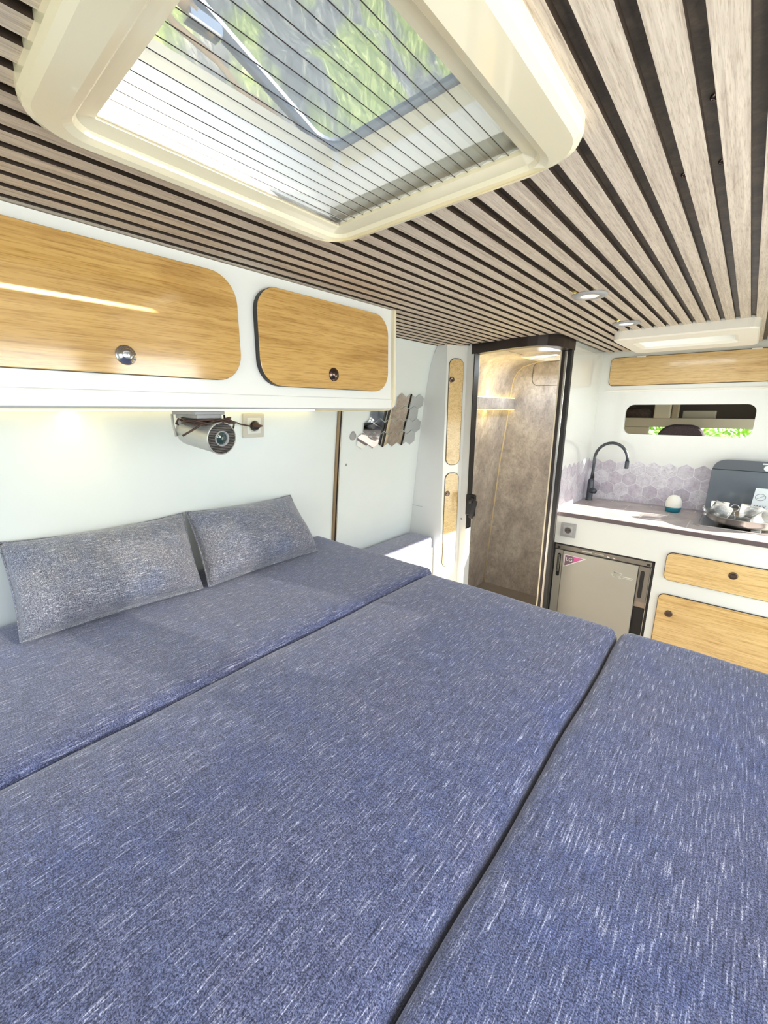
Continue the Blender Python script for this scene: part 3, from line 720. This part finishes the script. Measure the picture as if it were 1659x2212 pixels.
pillow((-1.680, 0.790, -0.750), (-1.700, 1.425, -0.752), (-1.945, 1.440, -0.478), (-1.940, 0.840, -0.466), 0.116, 'grey melange pillow on the right, nearer the metal strip', 9, 0.016)

# ================================================================== KITCHEN
KF = 3.17; CZ = -0.733
kc = thing('kitchen_cabinet', (-0.2, 3.5, ZF), 'white kitchen base cabinet with oak drawer and oak door', 'cabinet')
m = MB()
m.box(-0.999, 0.55, KF, KF+0.02, -0.978, CZ-0.030)          # rail over the fridge
m.box(-1.008, -0.993, KF-0.001, KF+0.02, ZF+0.001, CZ-0.030)
m.box(-0.326, 0.55, KF, KF+0.02, ZF+0.001, -0.978)
m.build('front_panel', M_white, kc)
MB().box(-0.328, -0.31, KF+0.02, 3.86, ZF+0.001, CZ-0.031).build('partition_panel', M_white, kc)
MB().box(0.53, 0.55, KF+0.02, 3.86, ZF+0.001, CZ-0.031).build('end_panel', M_white, kc)
for nm, x0, x1, z0, z1, kx, kz in (('drawer', -0.268, 0.415, -1.080, -0.895, 0.074, -0.966), ('door', -0.276, 0.415, -1.70, -1.184, -0.207, -1.310)):
    m = MB(); m.prism(rr(x0-0.003, x1+0.003, z0-0.003, z1+0.003, 0.036), (0, KF+0.001, 0), (1, 0, 0), (0, 0, 1), 0.010); m.mi = 1
    m.prism(rr(x0, x1, z0, z1, 0.034), (0, KF-0.009, 0), (1, 0, 0), (0, 0, 1), 0.005, 0.001)
    d = m.build(nm, [M_darkedge, M_oakx], kc)
    m = MB(); m.lathe([(0.0, 0.003), (0.010, 0.004), (0.019, 0.006), (0.023, 0.003), (0.023, -0.001)], (kx, KF-0.014, kz), (0, -1, 0), 24); m.build('knob', M_knob, d)
wt = thing('worktop', (-0.2, 3.5, CZ-0.03), 'pale stone worktop with dark front edge on the kitchen cabinet', 'worktop')
MB().box(-1.0, 0.55, KF-0.012, KY-0.012, CZ-0.028, CZ, 0.002, 1).build('top', M_worktop, wt)
MB().box(-1.002, 0.55, KF-0.018, KF-0.0125, CZ-0.030, CZ-0.001, 0.001, 1).build('edge_band', M_worktop_edge, wt)
# fridge
fr = thing('fridge', (-0.66, 3.3, ZF), 'silver undercounter fridge set into the white kitchen cabinet', 'fridge')
FY = KF+0.012
M_frd = plain('fridge_silver_front', (176, 172, 162), 0.38, 0.35, var=0.06, scale=3)
M_frc = plain('fridge_grey_panel', (128, 120, 112), 0.35, 0.3)
MB().box(-0.990, -0.330, FY+0.02, 3.80, ZF+0.005, -0.985).build('body', M_black, fr)
m = MB(); m.box(-0.990, -0.330, FY, FY+0.02, -0.990, -0.980).box(-0.990, -0.981, FY, FY+0.02, ZF+0.005, -0.98).box(-0.343, -0.330, FY, FY+0.02, ZF+0.005, -0.98); m.build('black_surround', M_black, fr)
cp = MB(); cp.box(-0.980, -0.345, FY-0.002, FY+0.018, -1.026, -0.992, 0.002); cp = cp.build('control_panel', M_frc, fr)
for k, xx in enumerate((-0.611, -0.575)): MB().box(xx-0.008, xx+0.008, FY-0.0035, FY-0.002, -1.019, -1.012).build('indicator', M_stickerw, cp)
m = MB(); m.box(-0.79, -0.72, FY-0.0035, FY-0.002, -1.014, -1.004); m.box(-0.70, -0.64, FY-0.0032, FY-0.002, -1.012, -1.006); m.build('panel_print', M_silver, cp)
for a, b in ((-0.963, -0.945), (-0.372, -0.352)): MB().box(a, b, FY-0.0035, FY-0.002, -1.022, -1.006).build('corner_clip', M_black, cp)
dr = MB(); dr.box(-0.917, -0.418, FY-0.012, FY+0.015, -1.75, -1.032, 0.003); dr = dr.build('door', M_frd, fr)
m = MB(); m.box(-0.978, -0.920, FY-0.004, FY+0.015, -1.75, -1.032, 0.003); hl = m.build('hinge_column', M_frd, fr)
m = MB(); m.prism(rr(-0.957, -0.932, -1.245, -1.060, 0.011), (0, FY-0.0045, 0), (1, 0, 0), (0, 0, 1), 0.0005); m.build('handle_slot', M_black, hl)
m = MB(); m.box(-0.951, -0.938, FY-0.010, FY-0.0046, -1.205, -1.068, 0.002); m.build('handle_bar', M_steel, hl)
m = MB(); m.box(-0.415, -0.348, FY-0.004, FY+0.015, -1.288, -1.032, 0.003); hr = m.build('handle_column', M_frc, fr)
m = MB(); m.prism(rr(-0.402, -0.377, -1.262, -1.062, 0.012), (0, FY-0.0045, 0), (1, 0, 0), (0, 0, 1), 0.0005); m.build('handle_slot', M_black, hr)
MB().box(-0.415, -0.348, FY+0.004, FY+0.015, -1.332, -1.290).build('lower_band', plain('beige_band', (150, 132, 116), 0.5), fr)
MB().box(-0.346, -0.343, FY-0.004, FY, -1.75, -1.03).build('edge_line', M_steel, fr)
stk = MB(); yS = FY-0.0135
stk.prism([(-0.905, -1.056), (-0.905, -1.158), (-0.750, -1.064)], (0, yS+0.001, 0), (1, 0, 0), (0, 0, 1), 0.0005); stk.mi = 1
stk.prism([(-0.899, -1.062), (-0.899, -1.148), (-0.768, -1.067)], (0, yS+0.0004, 0), (1, 0, 0), (0, 0, 1), 0.0005); stk.mi = 2
stk.prism([(-0.848, -1.065), (-0.832, -1.086), (-0.848, -1.112), (-0.772, -1.068)], (0, yS-0.0002, 0), (1, 0, 0), (0, 0, 1), 0.0005)
stk = stk.build('sticker', [M_stickerw, M_stickerg, M_pink], dr)
text_mesh('LG', 0.040, 'sticker_lettering', M_stickerw, stk, (-0.893, yS-0.001, -1.105), (1, 0, 0), (0, 0, 1))
lgm = MB()
for a, b in (((-0.574, -1.128), (-0.562, -1.112)), ((-0.562, -1.112), (-0.507, -1.114)), ((-0.507, -1.114), (-0.532, -1.146)), ((-0.574, -1.128), (-0.562, -1.146)), ((-0.562, -1.146), (-0.545, -1.146)), ((-0.532, -1.146), (-0.512, -1.147)), ((-0.562, -1.112), (-0.530, -1.113))):
    lgm.tube([(a[0], yS+0.001, a[1]), (b[0], yS+0.001, b[1])], 0.0024, 6)
lgm.build('door_logo', M_logo, dr)
m = MB(); m.box(-0.503, -0.440, yS+0.001, yS+0.0015, -1.136, -1.131).box(-0.503, -0.445, yS+0.001, yS+0.0015, -1.145, -1.143); m.build('logo_line', M_logo, dr)
socket('cabinet_socket', (-0.897, KF-0.0005, -0.866), (1, 0, 0), (0, 0, 1), (0, -1, 0), 0.105, 'grey socket on the kitchen cabinet above the fridge', M_grey, plain('grey_insert', (176, 176, 178), 0.35))

# upper oak flap cupboard
uc = thing('upper_cupboard', (-0.3, 3.87, 0.19), 'long shallow oak flap cupboard high on the kitchen wall', 'cabinet')
m = MB(); m.prism(rr(-0.915, 0.50, 0.193, 0.409, 0.034), (0, KY-0.0005, 0), (1, 0, 0), (0, 0, 1), 0.004); m.mi = 1
m.prism(rr(-0.911, 0.496, 0.197, 0.405, 0.032), (0, KY-0.005, 0), (1, 0, 0), (0, 0, 1), 0.009, 0.001); m.build('flap_door', [M_darkedge, M_oakx], uc)
for a, b in ((-0.735, -0.675), (-0.06, -0.005)): MB().box(a, b, KY-0.018, KY-0.001, 0.404, 0.411, 0.001).build('hinge', M_ivory, uc)

# hexagon tile splashbacks
def hexsplash(name, c0, U, V, N, umin, umax, first, label, nrow=4, pitch=0.105):
    m = MB(); R_ = pitch/math.sqrt(3); rnd = random.Random(4); c0, U, V, N = Vector(c0), Vector(U), Vector(V), Vector(N)
    flip = U.cross(V).dot(N) < 0
    for r in range(nrow):
        zc = -0.452-R_*1.5*r; n = -8
        while first+n*pitch < umax+pitch:
            u0 = first+n*pitch+(pitch/2 if r % 2 else 0); n += 1
            for sc_, dd, mi in ((1.0, 0.0012, 3), (0.965, 0.0026, rnd.choice((0, 0, 1, 1, 2)))):
                pts = [(u0+R_*sc_*math.sin(math.radians(60*i)), zc+R_*sc_*math.cos(math.radians(60*i))) for i in range(6)]
                pts = [(min(max(a, umin), umax), max(b, CZ+0.001)) for a, b in pts]
                ar = 0
                for i in range(6): ar += pts[i][0]*pts[(i+1) % 6][1]-pts[(i+1) % 6][0]*pts[i][1]
                if abs(ar) < 4e-4: continue
                pp = []
                for p_ in pts:
                    if not pp or (abs(p_[0]-pp[-1][0])+abs(p_[1]-pp[-1][1])) > 1e-5: pp.append(p_)
                if abs(pp[0][0]-pp[-1][0])+abs(pp[0][1]-pp[-1][1]) < 1e-5: pp.pop()
                m.mi = mi
                m.prism([(-a, b) for a, b in pp] if flip else pp, c0, -U if flip else U, V, dd)
    # prism extrudes along U x V; face it into the room
    o = m.build(name, [M_tileA, M_tileB, M_tileC, M_grout]); return tag(o, label, 'splashback')
hexsplash('tile_splashback', (0, KY-0.0005, 0), (1, 0, 0), (0, 0, 1), (0, -1, 0), -0.980, 0.54, -0.41, 'lilac-grey hexagon tile splashback behind the faucet')
hexsplash('tile_splashback', (-0.9815, 0, 0), (0, 1, 0), (0, 0, 1), (1, 0, 0), 3.08, KY-0.004, 3.21, 'narrow hexagon tile splashback beside the shower door frame')

# faucet
fc = thing('faucet', (-0.92, 3.75, CZ), 'dark grey gooseneck faucet on the worktop corner', 'faucet')
fx, fy = -0.925, 3.75
m = MB(); m.lathe([(0.027, 0), (0.027, 0.006), (0.024, 0.010), (0.024, 0.16), (0.019, 0.175), (0.013, 0.185)], (fx, fy, CZ+0.0005), seg=28); m.build('base', M_faucet, fc)
pth = [(fx, fy, CZ+0.17)]+[(fx+0.005, fy, CZ+0.25)]
for k in range(0, 15):
    a = math.pi-math.pi*1.0*k/14; pth.append((fx+0.125+0.120*math.cos(a), fy, -0.385+0.135*math.sin(a)))
m = MB(); m.tube(pth, 0.0115, 12); m.build('spout', M_faucet, fc)
m = MB(); m.lathe([(0.0145, 0), (0.0155, 0.055), (0.013, 0.062), (0, 0.062)][::-1], (fx+0.245, fy, -0.445), seg=20); m.build('nozzle', M_faucet, fc)
m = MB(); m.tube([(fx+0.016, fy-0.004, CZ+0.155), (fx+0.018, fy-0.004, CZ+0.20), (fx+0.006, fy, CZ+0.265)], 0.005, 8); m.build('hose', M_knob, fc)
m = MB(); m.lathe([(0.021, 0), (0.021, 0.045), (0.017, 0.050), (0, 0.050)], (fx+0.012, fy-0.012, CZ+0.086), (0.75, -0.65, 0), 24); m.build('mixer_knob', M_faucet, fc)

# sink and hob unit with raised lid
hb = thing('sink_hob_unit', (0.1, 3.55, CZ), 'steel sink and hob unit with raised smoked glass lid', 'hob')
m = MB(); ho = rr(-0.178, 0.50, 3.345, 3.80, 0.05); hi = rr(-0.150, 0.472, 3.373, 3.772, 0.04)
m.ring(ho, hi, (0, 0, CZ+0.0005), (1, 0, 0), (0, 1, 0), 0.008); m.prism(hi, (0, 0, CZ+0.0005), (1, 0, 0), (0, 1, 0), 0.003); m.build('steel_tray', M_steel, hb)
lp = rr(-0.148, 0.50, -0.712, -0.330, [0.08, 0.09, 0.03, 0.03], 8)
m = MB(); m.prism(lp, (0, 3.795, 0), (1, 0, 0), (0, 0, 1), 0.008); lid = m.build('glass_lid', M_smoke, hb)
m = MB(); m.prism(rr(-0.144, 0.496, -0.402, -0.332, [0.07, 0.07, 0.003, 0.003], 8), (0, 3.7855, 0), (1, 0, 0), (0, 0, 1), 0.001); m.build('lid_band', plain('dark_lid_band', (88, 94, 102), 0.3), lid)
m = MB(); m.prism(rr(0.118, 0.30, -0.351, -0.342, 0.003), (0, 3.784, 0), (1, 0, 0), (0, 0, 1), 0.001); m.lathe([(0.018, 0), (0, 0)], (0.145, 3.7835, -0.375), (0, -1, 0), 20); m.build('lid_mark', M_paper, lid)
# warning card
cdm = thing('warning_card', (0.2, 3.70, CZ+0.01), 'white printed card standing against the glass lid', 'card')
CU, CV = Vector((1, -0.05, 0)).normalized(), Vector((0.06, 0.10, 1)).normalized(); co = Vector((0.098, 3.70, CZ+0.085)); CN = CU.cross(CV)
m = MB(); m.prism(rr(0, 0.20, 0, 0.148, 0.002), co, CU, CV, 0.002); m.build('sheet', M_paper, cdm)
for cx_, cz_ in ((0.036, 0.088), (0.10, 0.108)):
    m = MB(); m.tube([co+CU*(cx_+0.026*math.cos(a))+CV*(cz_+0.022*math.sin(a))+CN*0.0028 for a in [k*2*math.pi/24 for k in range(25)]], 0.0011, 5)
    m.tube([co+CU*(cx_-0.018)+CV*(cz_-0.012)+CN*0.0028, co+CU*(cx_+0.019)+CV*(cz_+0.013)+CN*0.0028], 0.0009, 5); m.build('pictogram', M_ink, cdm)
text_mesh('MAX', 0.030, 'card_lettering', M_ink, cdm, co+CU*0.012+CV*0.014+CN*0.0025, CU, CV)

# pan with cups on the hob
pn = thing('steel_pan', (0.07, 3.50, CZ+0.02), 'shallow steel pan standing on the hob holding cups', 'pan')
pc_ = (0.08, 3.50, CZ+0.006)
m = MB(); m.lathe([(0, 0.0), (0.10, 0.0), (0.15, 0.010), (0.195, 0.040), (0.212, 0.074), (0.218, 0.076), (0.209, 0.072), (0.190, 0.044), (0.146, 0.016), (0.09, 0.006), (0, 0.006)], pc_, seg=56); m.build('bowl', M_steel, pn)
for a in (math.radians(190), math.radians(10)):
    cx_, cy_ = pc_[0]+0.213*math.cos(a), pc_[1]+0.213*math.sin(a)
    m = MB(); m.tube([(cx_-0.004*math.cos(a), cy_-0.03, pc_[2]+0.070), (cx_+0.012*math.cos(a), cy_-0.022, pc_[2]+0.10), (cx_+0.014*math.cos(a), cy_+0.02, pc_[2]+0.112), (cx_-0.002*math.cos(a), cy_+0.03, pc_[2]+0.072)], 0.005, 8); m.build('handle', M_chrome, pn)
def cup(c, ax, r, h, label, mt=None):
    m = MB(); m.lathe([(0, 0.0), (r*0.72, 0), (r*0.80, 0.006), (r*0.94, h*0.6), (r, h), (r-0.004, h), (r*0.90, h*0.6), (r*0.74, 0.010), (0, 0.008)], c, ax, 30)
    tag(m.build('drinking_cup', mt or M_cup, origin=c), label, 'cup', 'clear cups in the steel pan')
cup((-0.060, 3.54, CZ+0.055), (0.0, 0.25, 1), 0.050, 0.085, 'clear bluish cup at the back left of the pan')
cup((0.0, 3.455, CZ+0.085), (-0.95, -0.10, 0.35), 0.048, 0.10, 'clear cup lying on its side at the front left of the pan')
cup((0.095, 3.55, CZ+0.045), (0.15, 0.10, 1), 0.062, 0.090, 'wide clear cup in the middle of the pan')
cup((0.135, 3.44, CZ+0.050), (0.5, -0.5, 0.5), 0.052, 0.09, 'clear cup tilted forward at the right of the pan')
m = MB(); m.tube([(0.02+0.022*math.cos(a), 3.60+0.003*math.cos(a), CZ+0.100+0.022*math.sin(a)) for a in [k*2*math.pi/24 for k in range(25)]], 0.004, 8)
m.tube([(0.02, 3.60, CZ+0.08), (0.03, 3.58, CZ+0.03)], 0.004, 8); tag(m.build('ring_handle_utensil', M_chrome), 'chrome ring-handled utensil standing between the cups', 'utensil')
# small packet before the pan
m = MB(); m.box(0.115, 0.165, 3.375, 3.40, CZ+0.004, CZ+0.034, 0.003, 2); m.mi = 1; m.box(0.123, 0.157, 3.374, 3.3755, CZ+0.010, CZ+0.024)
tag(m.build('small_packet', [M_ivory, M_logo]), 'small cream packet lying in front of the steel pan', 'packet')

# lantern
lnt = thing('lantern', (-0.331, 3.715, CZ), 'small white dome lantern with teal base on the worktop', 'lantern')
lc = (-0.331, 3.715, CZ+0.0005)
m = MB(); m.lathe([(0.0, 0), (0.042, 0), (0.047, 0.004), (0.052, 0.030), (0.050, 0.036), (0, 0.036)], lc, seg=8*5); m.build('base', M_teal, lnt)
m = MB(); m.lathe([(0.050, 0.0365), (0.052, 0.052), (0.049, 0.080), (0.040, 0.104), (0.028, 0.118), (0.014, 0.124), (0, 0.125)], lc, seg=40); m.build('dome', M_lantern, lnt)

# ================================================================== ROOF WINDOW ABOVE THE BED
rw = thing('roof_window', (-0.6, 0.56, 0.42), 'large cream roof window with pleated insect net above the bed', 'roof window')
def rring(m, loops, smooth=True):
    """stack of closed loops (same point count) at given z"""
    vs = [[m.bm.verts.new((p[0], p[1], z)) for p in lp_] for lp_, z in loops]; n = len(vs[0])
    for a, b in zip(vs, vs[1:]):
        for i in range(n):
            f = m.bm.faces.new((a[i], a[(i+1) % n], b[(i+1) % n], b[i])); f.material_index = m.mi; f.smooth = smooth
OX0, OX1, OY0, OY1 = -0.925, -0.268, 0.200, 0.868
def OL(d, r, n=8): return rr(OX0+d, OX1-d, OY0+d, OY1-d, r, n)
def IL(d, r, n=8): return rr(-0.852-d, -0.378+d, 0.297-d, 0.820+d, r, n)
m = MB()
rring(m, [(OL(0.0, 0.085), ZC+0.011), (OL(0.0, 0.085), 0.436), (OL(0.004, 0.082), 0.427), (OL(0.014, 0.075), 0.422), (IL(0.045, 0.05), 0.424), (IL(0.032, 0.04), 0.429), (IL(0.026, 0.035), 0.436), (IL(0.012, 0.02), 0.440), (IL(0.0, 0.004), 0.443), (IL(0.0, 0.004), 0.60)], False)
m.build('frame', M_cream, rw, recalc=True)
m = MB(); m.tube([(p[0], p[1], 0.4385) for p in IL(0.024, 0.03)]+[(IL(0.024, 0.03)[0][0], IL(0.024, 0.03)[0][1], 0.4385)], 0.0007, 4); m.build('frame_groove', M_darkedge, rw)
# net: pleated sheet and its cords
m = MB(); n_ = 34; prof = [(-0.852+0.474*k/n_, 0.450+(0.0035 if k % 2 else 0.0)) for k in range(n_+1)]
m.strip(prof, 0.297, 0.820, smooth=False); m.build('insect_net', M_net, rw, recalc=False)
m = MB()
for k in range(1, 17): m.box(-0.852+0.474*k/17-0.0005, -0.852+0.474*k/17+0.0005, 0.297, 0.820, 0.4482, 0.4490)
m.build('net_pleats', M_brown, rw)
m = MB(); m.box(-0.851, -0.845, 0.30, 0.818, 0.446, 0.453); m.build('net_rail', M_steel, rw)
m = MB(); m.box(-0.851, -0.379, 0.792, 0.819, 0.456, 0.474); nr = m.build('brush_rail', plain('khaki_rail', (134, 124, 92), 0.6), rw)
# shaft lining
m = MB(); rring(m, [(IL(-0.0005, 0.004), 0.45), (IL(0.0, 0.02), 0.56), (IL(0.004, 0.03), 0.60), (IL(0.03, 0.04), 0.61), (IL(0.03, 0.04), 0.50)]); m.build('shaft', M_ivory, rw, recalc=True)
# lid, hinged on the far edge and raised
hz, hy = 0.614, 0.822; tl = math.radians(19)
LU, LV = Vector((1, 0, 0)), Vector((0, -math.cos(tl), math.sin(tl)))
lo = Vector((-0.893, hy, hz))
m = MB(); m.prism(rr(0.02, 0.525, 0.0, 0.60, 0.05), lo, LU, LV, -0.006); ld = m.build('lid', M_lidglass, rw)
m = MB(); m.ring(rr(0.0, 0.545, -0.02, 0.62, 0.06), rr(0.014, 0.531, 0.004, 0.605, 0.05), lo-LU.cross(LV)*0.012, LU, LV, 0.024); m.build('lid_rim', M_gasket, ld)
m = MB(); m.tube([(-0.868, 0.80, 0.612), (-0.872, 0.70, 0.602), (-0.870, 0.63, 0.618), (-0.865, 0.575, 0.612), (-0.868, 0.53, 0.640), (-0.866, 0.45, 0.652), (-0.868, 0.36, 0.70)], 0.006, 8); m.build('stay', M_tan, rw)
m = MB(); m.tube([(-0.86, 0.52, 0.672), (-0.86, 0.44, 0.70), (-0.86, 0.30, 0.745)], [0.008, 0.014, 0.016], 10); m.build('hold_open_arm', M_tan, rw)
m = MB(); m.box(-0.878, -0.850, 0.47, 0.535, 0.668, 0.690, 0.004); m.build('catch', M_chrome, rw)

# small roof window above the kitchen
kw = thing('kitchen_roof_vent', (-0.35, 3.25, 0.40), 'small white roof vent above the kitchen with its blind half shut', 'roof window')
m = MB()
def KO(d, r): return rr(-0.690+d, -0.030-d, 2.875+d, 3.600-d, r, 6)
def KI(d, r): return rr(-0.600-d, -0.137+d, 3.085-d, 3.400+d, r, 6)
rring(m, [(KO(0, 0.05), ZC+0.011), (KO(0, 0.05), 0.408), (KO(0.006, 0.046), 0.400), (KI(0.02, 0.03), 0.402), (KI(0, 0.01), 0.415), (KI(0, 0.01), 0.52)], False)
m.build('frame', M_ivory, kw)
MB().box(-0.607, -0.13, 3.08, 3.405, 0.47, 0.475).build('cover', M_milk, kw)

# downlights
def downlight(c, label):
    t = thing('downlight', c, label, 'ceiling lamp', 'ceiling downlights'); z = ZC
    m = MB(); m.lathe([(0.065, -0.001), (0.064, -0.007), (0.050, -0.010), (0.036, -0.009), (0.034, -0.003), (0.034, 0.0)], (c[0], c[1], z), seg=40); m.build('bezel', M_grey, t)
    m = MB(); m.lathe([(0, -0.006), (0.033, -0.006)], (c[0], c[1], z), seg=32); m.build('lens', M_bulb, t)
    l = lamp('downlight_beam', 'SPOT', (c[0], c[1], z-0.014), 5.0, (1.0, 0.80, 0.50), direction=(0, 0, -1), spot_size=math.radians(140), spot_blend=0.8, shadow_soft_size=0.03)
    l2 = lamp('downlight_glow', 'POINT', (c[0]-0.03, c[1]-0.02, z+0.01), 0.05, (1.0, 0.75, 0.2), shadow_soft_size=0.005)
downlight((-0.560, 1.915, ZC), 'round ceiling downlight, the larger and nearer of the two')
downlight((-0.570, 2.625, ZC), 'round ceiling downlight nearer the kitchen roof vent')

# ================================================================== DRIVER'S CAB BEYOND THE OPENING
m = MB(); m.box(-1.05, -1.0, 3.92, 6.5, ZF, 0.45).box(XR, XR+0.05, 3.985, 4.05, ZF, 0.45).box(XR, XR+0.05, 4.95, 6.5, ZF, 0.45).box(XR, XR+0.05, 4.05, 4.95, ZF, -0.62).box(XR, XR+0.05, 4.05, 4.95, 0.18, 0.45).box(-1.05, XR+0.05, 3.92, 6.5, 0.30, 0.34).box(-1.0, XR, 5.60, 5.64, -0.145, 0.30); struct(m.build('wall_cab', M_cabdark))
sh = MB(); sh.box(-1.0, XR, 4.80, 4.82, -0.150, -0.066, 0.003).box(-1.0, XR, 4.82, 5.6, -0.150, -0.135); tag(sh.build('cab_shelf', M_cabbeige), 'beige shelf over the driver cab seen through the opening', 'shelf')
m = MB(); m.box(-0.690, -0.560, 4.70, 4.79, -0.066, 0.30, 0.01); m.mi = 1; m.box(-0.556, -0.50, 4.74, 4.79, -0.066, 0.28, 0.01); tag(m.build('cab_pillar', [M_cabbeige, plain('tan_post', (160, 146, 118), 0.7)]), 'pale upright post behind the kitchen wall opening', 'post')
m = MB(); m.box(-0.485, -0.240, 4.90, 5.10, -0.133, 0.002, 0.004); tag(m.build('storage_box', M_cabbeige), 'beige box lying on the cab shelf', 'box')
m = MB(); m.lathe([(0, 0), (0.05, 0.005), (0.075, 0.03), (0.078, 0.15), (0.074, 0.22), (0.045, 0.25), (0, 0.255)], (-1.0, 4.95, -0.045), (1, 0, 0), 24); tag(m.build('rolled_blanket', plain('dark_rolled_fabric', (112, 96, 86), 0.9, var=0.3, scale=60)), 'dark rolled blanket at the left end of the cab shelf', 'blanket')
m = MB(); m.box(-1.0, -0.735, 4.84, 4.90, -0.60, -0.152, 0.006); tag(m.build('cab_side_panel', M_cabbeige), 'beige panel below the left end of the cab shelf', 'panel')
# seat with head restraint
st = thing('driver_seat', (-0.42, 4.4, ZF), 'dark driver seat whose curved top shows in the opening', 'seat')
m = MB(); m.prism(rr(-0.60, -0.26, -0.42, -0.115, [0.12, 0.12, 0.04, 0.04], 8), (0, 4.50, 0), (1, 0, 0), (0, 0, 1), 0.09, 0.02, 3); m.build('headrest', plain('dark_ribbed_seat_cloth', (74, 62, 66), 0.9, var=0.4, scale=120), st)
m = MB(); m.prism(rr(-0.70, -0.16, -1.25, -0.45, 0.08, 6), (0, 4.53, 0), (1, 0, 0), (0, 0, 1), 0.14, 0.02, 3); m.box(-0.70, -0.16, 4.5, 5.0, -1.42, -1.26, 0.03, 3).box(-0.6, -0.26, 4.45, 4.9, ZF+0.002, -1.43); m.build('seat_body', M_cabdark, st)
struct(MB().quad((-1.0, 6.40, -0.75), (XR, 6.40, -0.75), (XR, 5.63, -0.14), (-1.0, 5.63, -0.14)).build('window_3', M_glass))
struct(MB().box(XR+0.02, XR+0.028, 4.05, 4.95, -0.62, 0.18).build('window_4', M_glass))
struct(MB().box(-1.0, XR, 6.35, 6.5, ZF, -0.75).build('wall_cab_front', M_cabdark))

# ================================================================== OUTSIDE
def bush(name, c, r, n, label, seed):
    rnd = random.Random(seed); m = MB()
    for k in range(n):
        th = rnd.uniform(0, 2*math.pi); ph = math.acos(rnd.uniform(-0.3, 1)); q = r*rnd.uniform(0.72, 1.05)
        p = Vector((c[0]+q*math.sin(ph)*math.cos(th), c[1]+q*math.sin(ph)*math.sin(th), c[2]+q*math.cos(ph)*0.8))
        a = Vector((rnd.uniform(-1, 1), rnd.uniform(-1, 1), rnd.uniform(-1, 1))).normalized(); b = a.cross(Vector((rnd.uniform(-1, 1), rnd.uniform(-1, 1), rnd.uniform(-1, 1)))).normalized(); s = rnd.uniform(0.05, 0.12)
        m.quad(p-a*s, p+b*s*0.5, p+a*s, p-b*s*0.5)
    return tag(m.build(name, M_leaf, recalc=False), label, 'bush')
bush('leafy_bush', (-0.9, 10.0, -1.4), 1.7, 2600, 'bright green bush outside the windscreen, left of the seat', 1)
bush('leafy_bush', (3.4, 12.5, -1.4), 2.1, 3000, 'bright green bush outside the windscreen, right of the seat', 2)
m = MB(); m.box(-60, 60, -40, 60, ZF-0.75, ZF-0.70); struct(m.build('ground', plain('dry_grass_ground', (150, 150, 110), 0.9, var=0.3, scale=2)))
# steep grassy, rocky hillside beside the van
m = MB(); rnd = random.Random(11); NX, NY = 40, 60; hv2 = {}
from mathutils import noise as mn
for i in range(NX+1):
    for j in range(NY+1):
        t = i/NX; xx = -4.2-12*t; zz = -2.2+34*t; yy = -14+44*j/NY
        nn = mn.noise(Vector((xx*0.6, yy*0.6, zz*0.6)))*0.9+mn.noise(Vector((xx*2, yy*2, zz*2)))*0.3
        hv2[i, j] = m.bm.verts.new((xx+nn*0.8, yy, zz+nn*0.4))
for i in range(NX):
    for j in range(NY): m.bm.faces.new((hv2[i, j], hv2[i, j+1], hv2[i+1, j+1], hv2[i+1, j])).smooth = True
tag(m.build('hillside', M_hill, recalc=False), 'steep grassy rocky hillside seen through the roof window', 'hillside', kind='structure')

for o in bpy.data.objects:
    if '_o' in o: del o['_o']
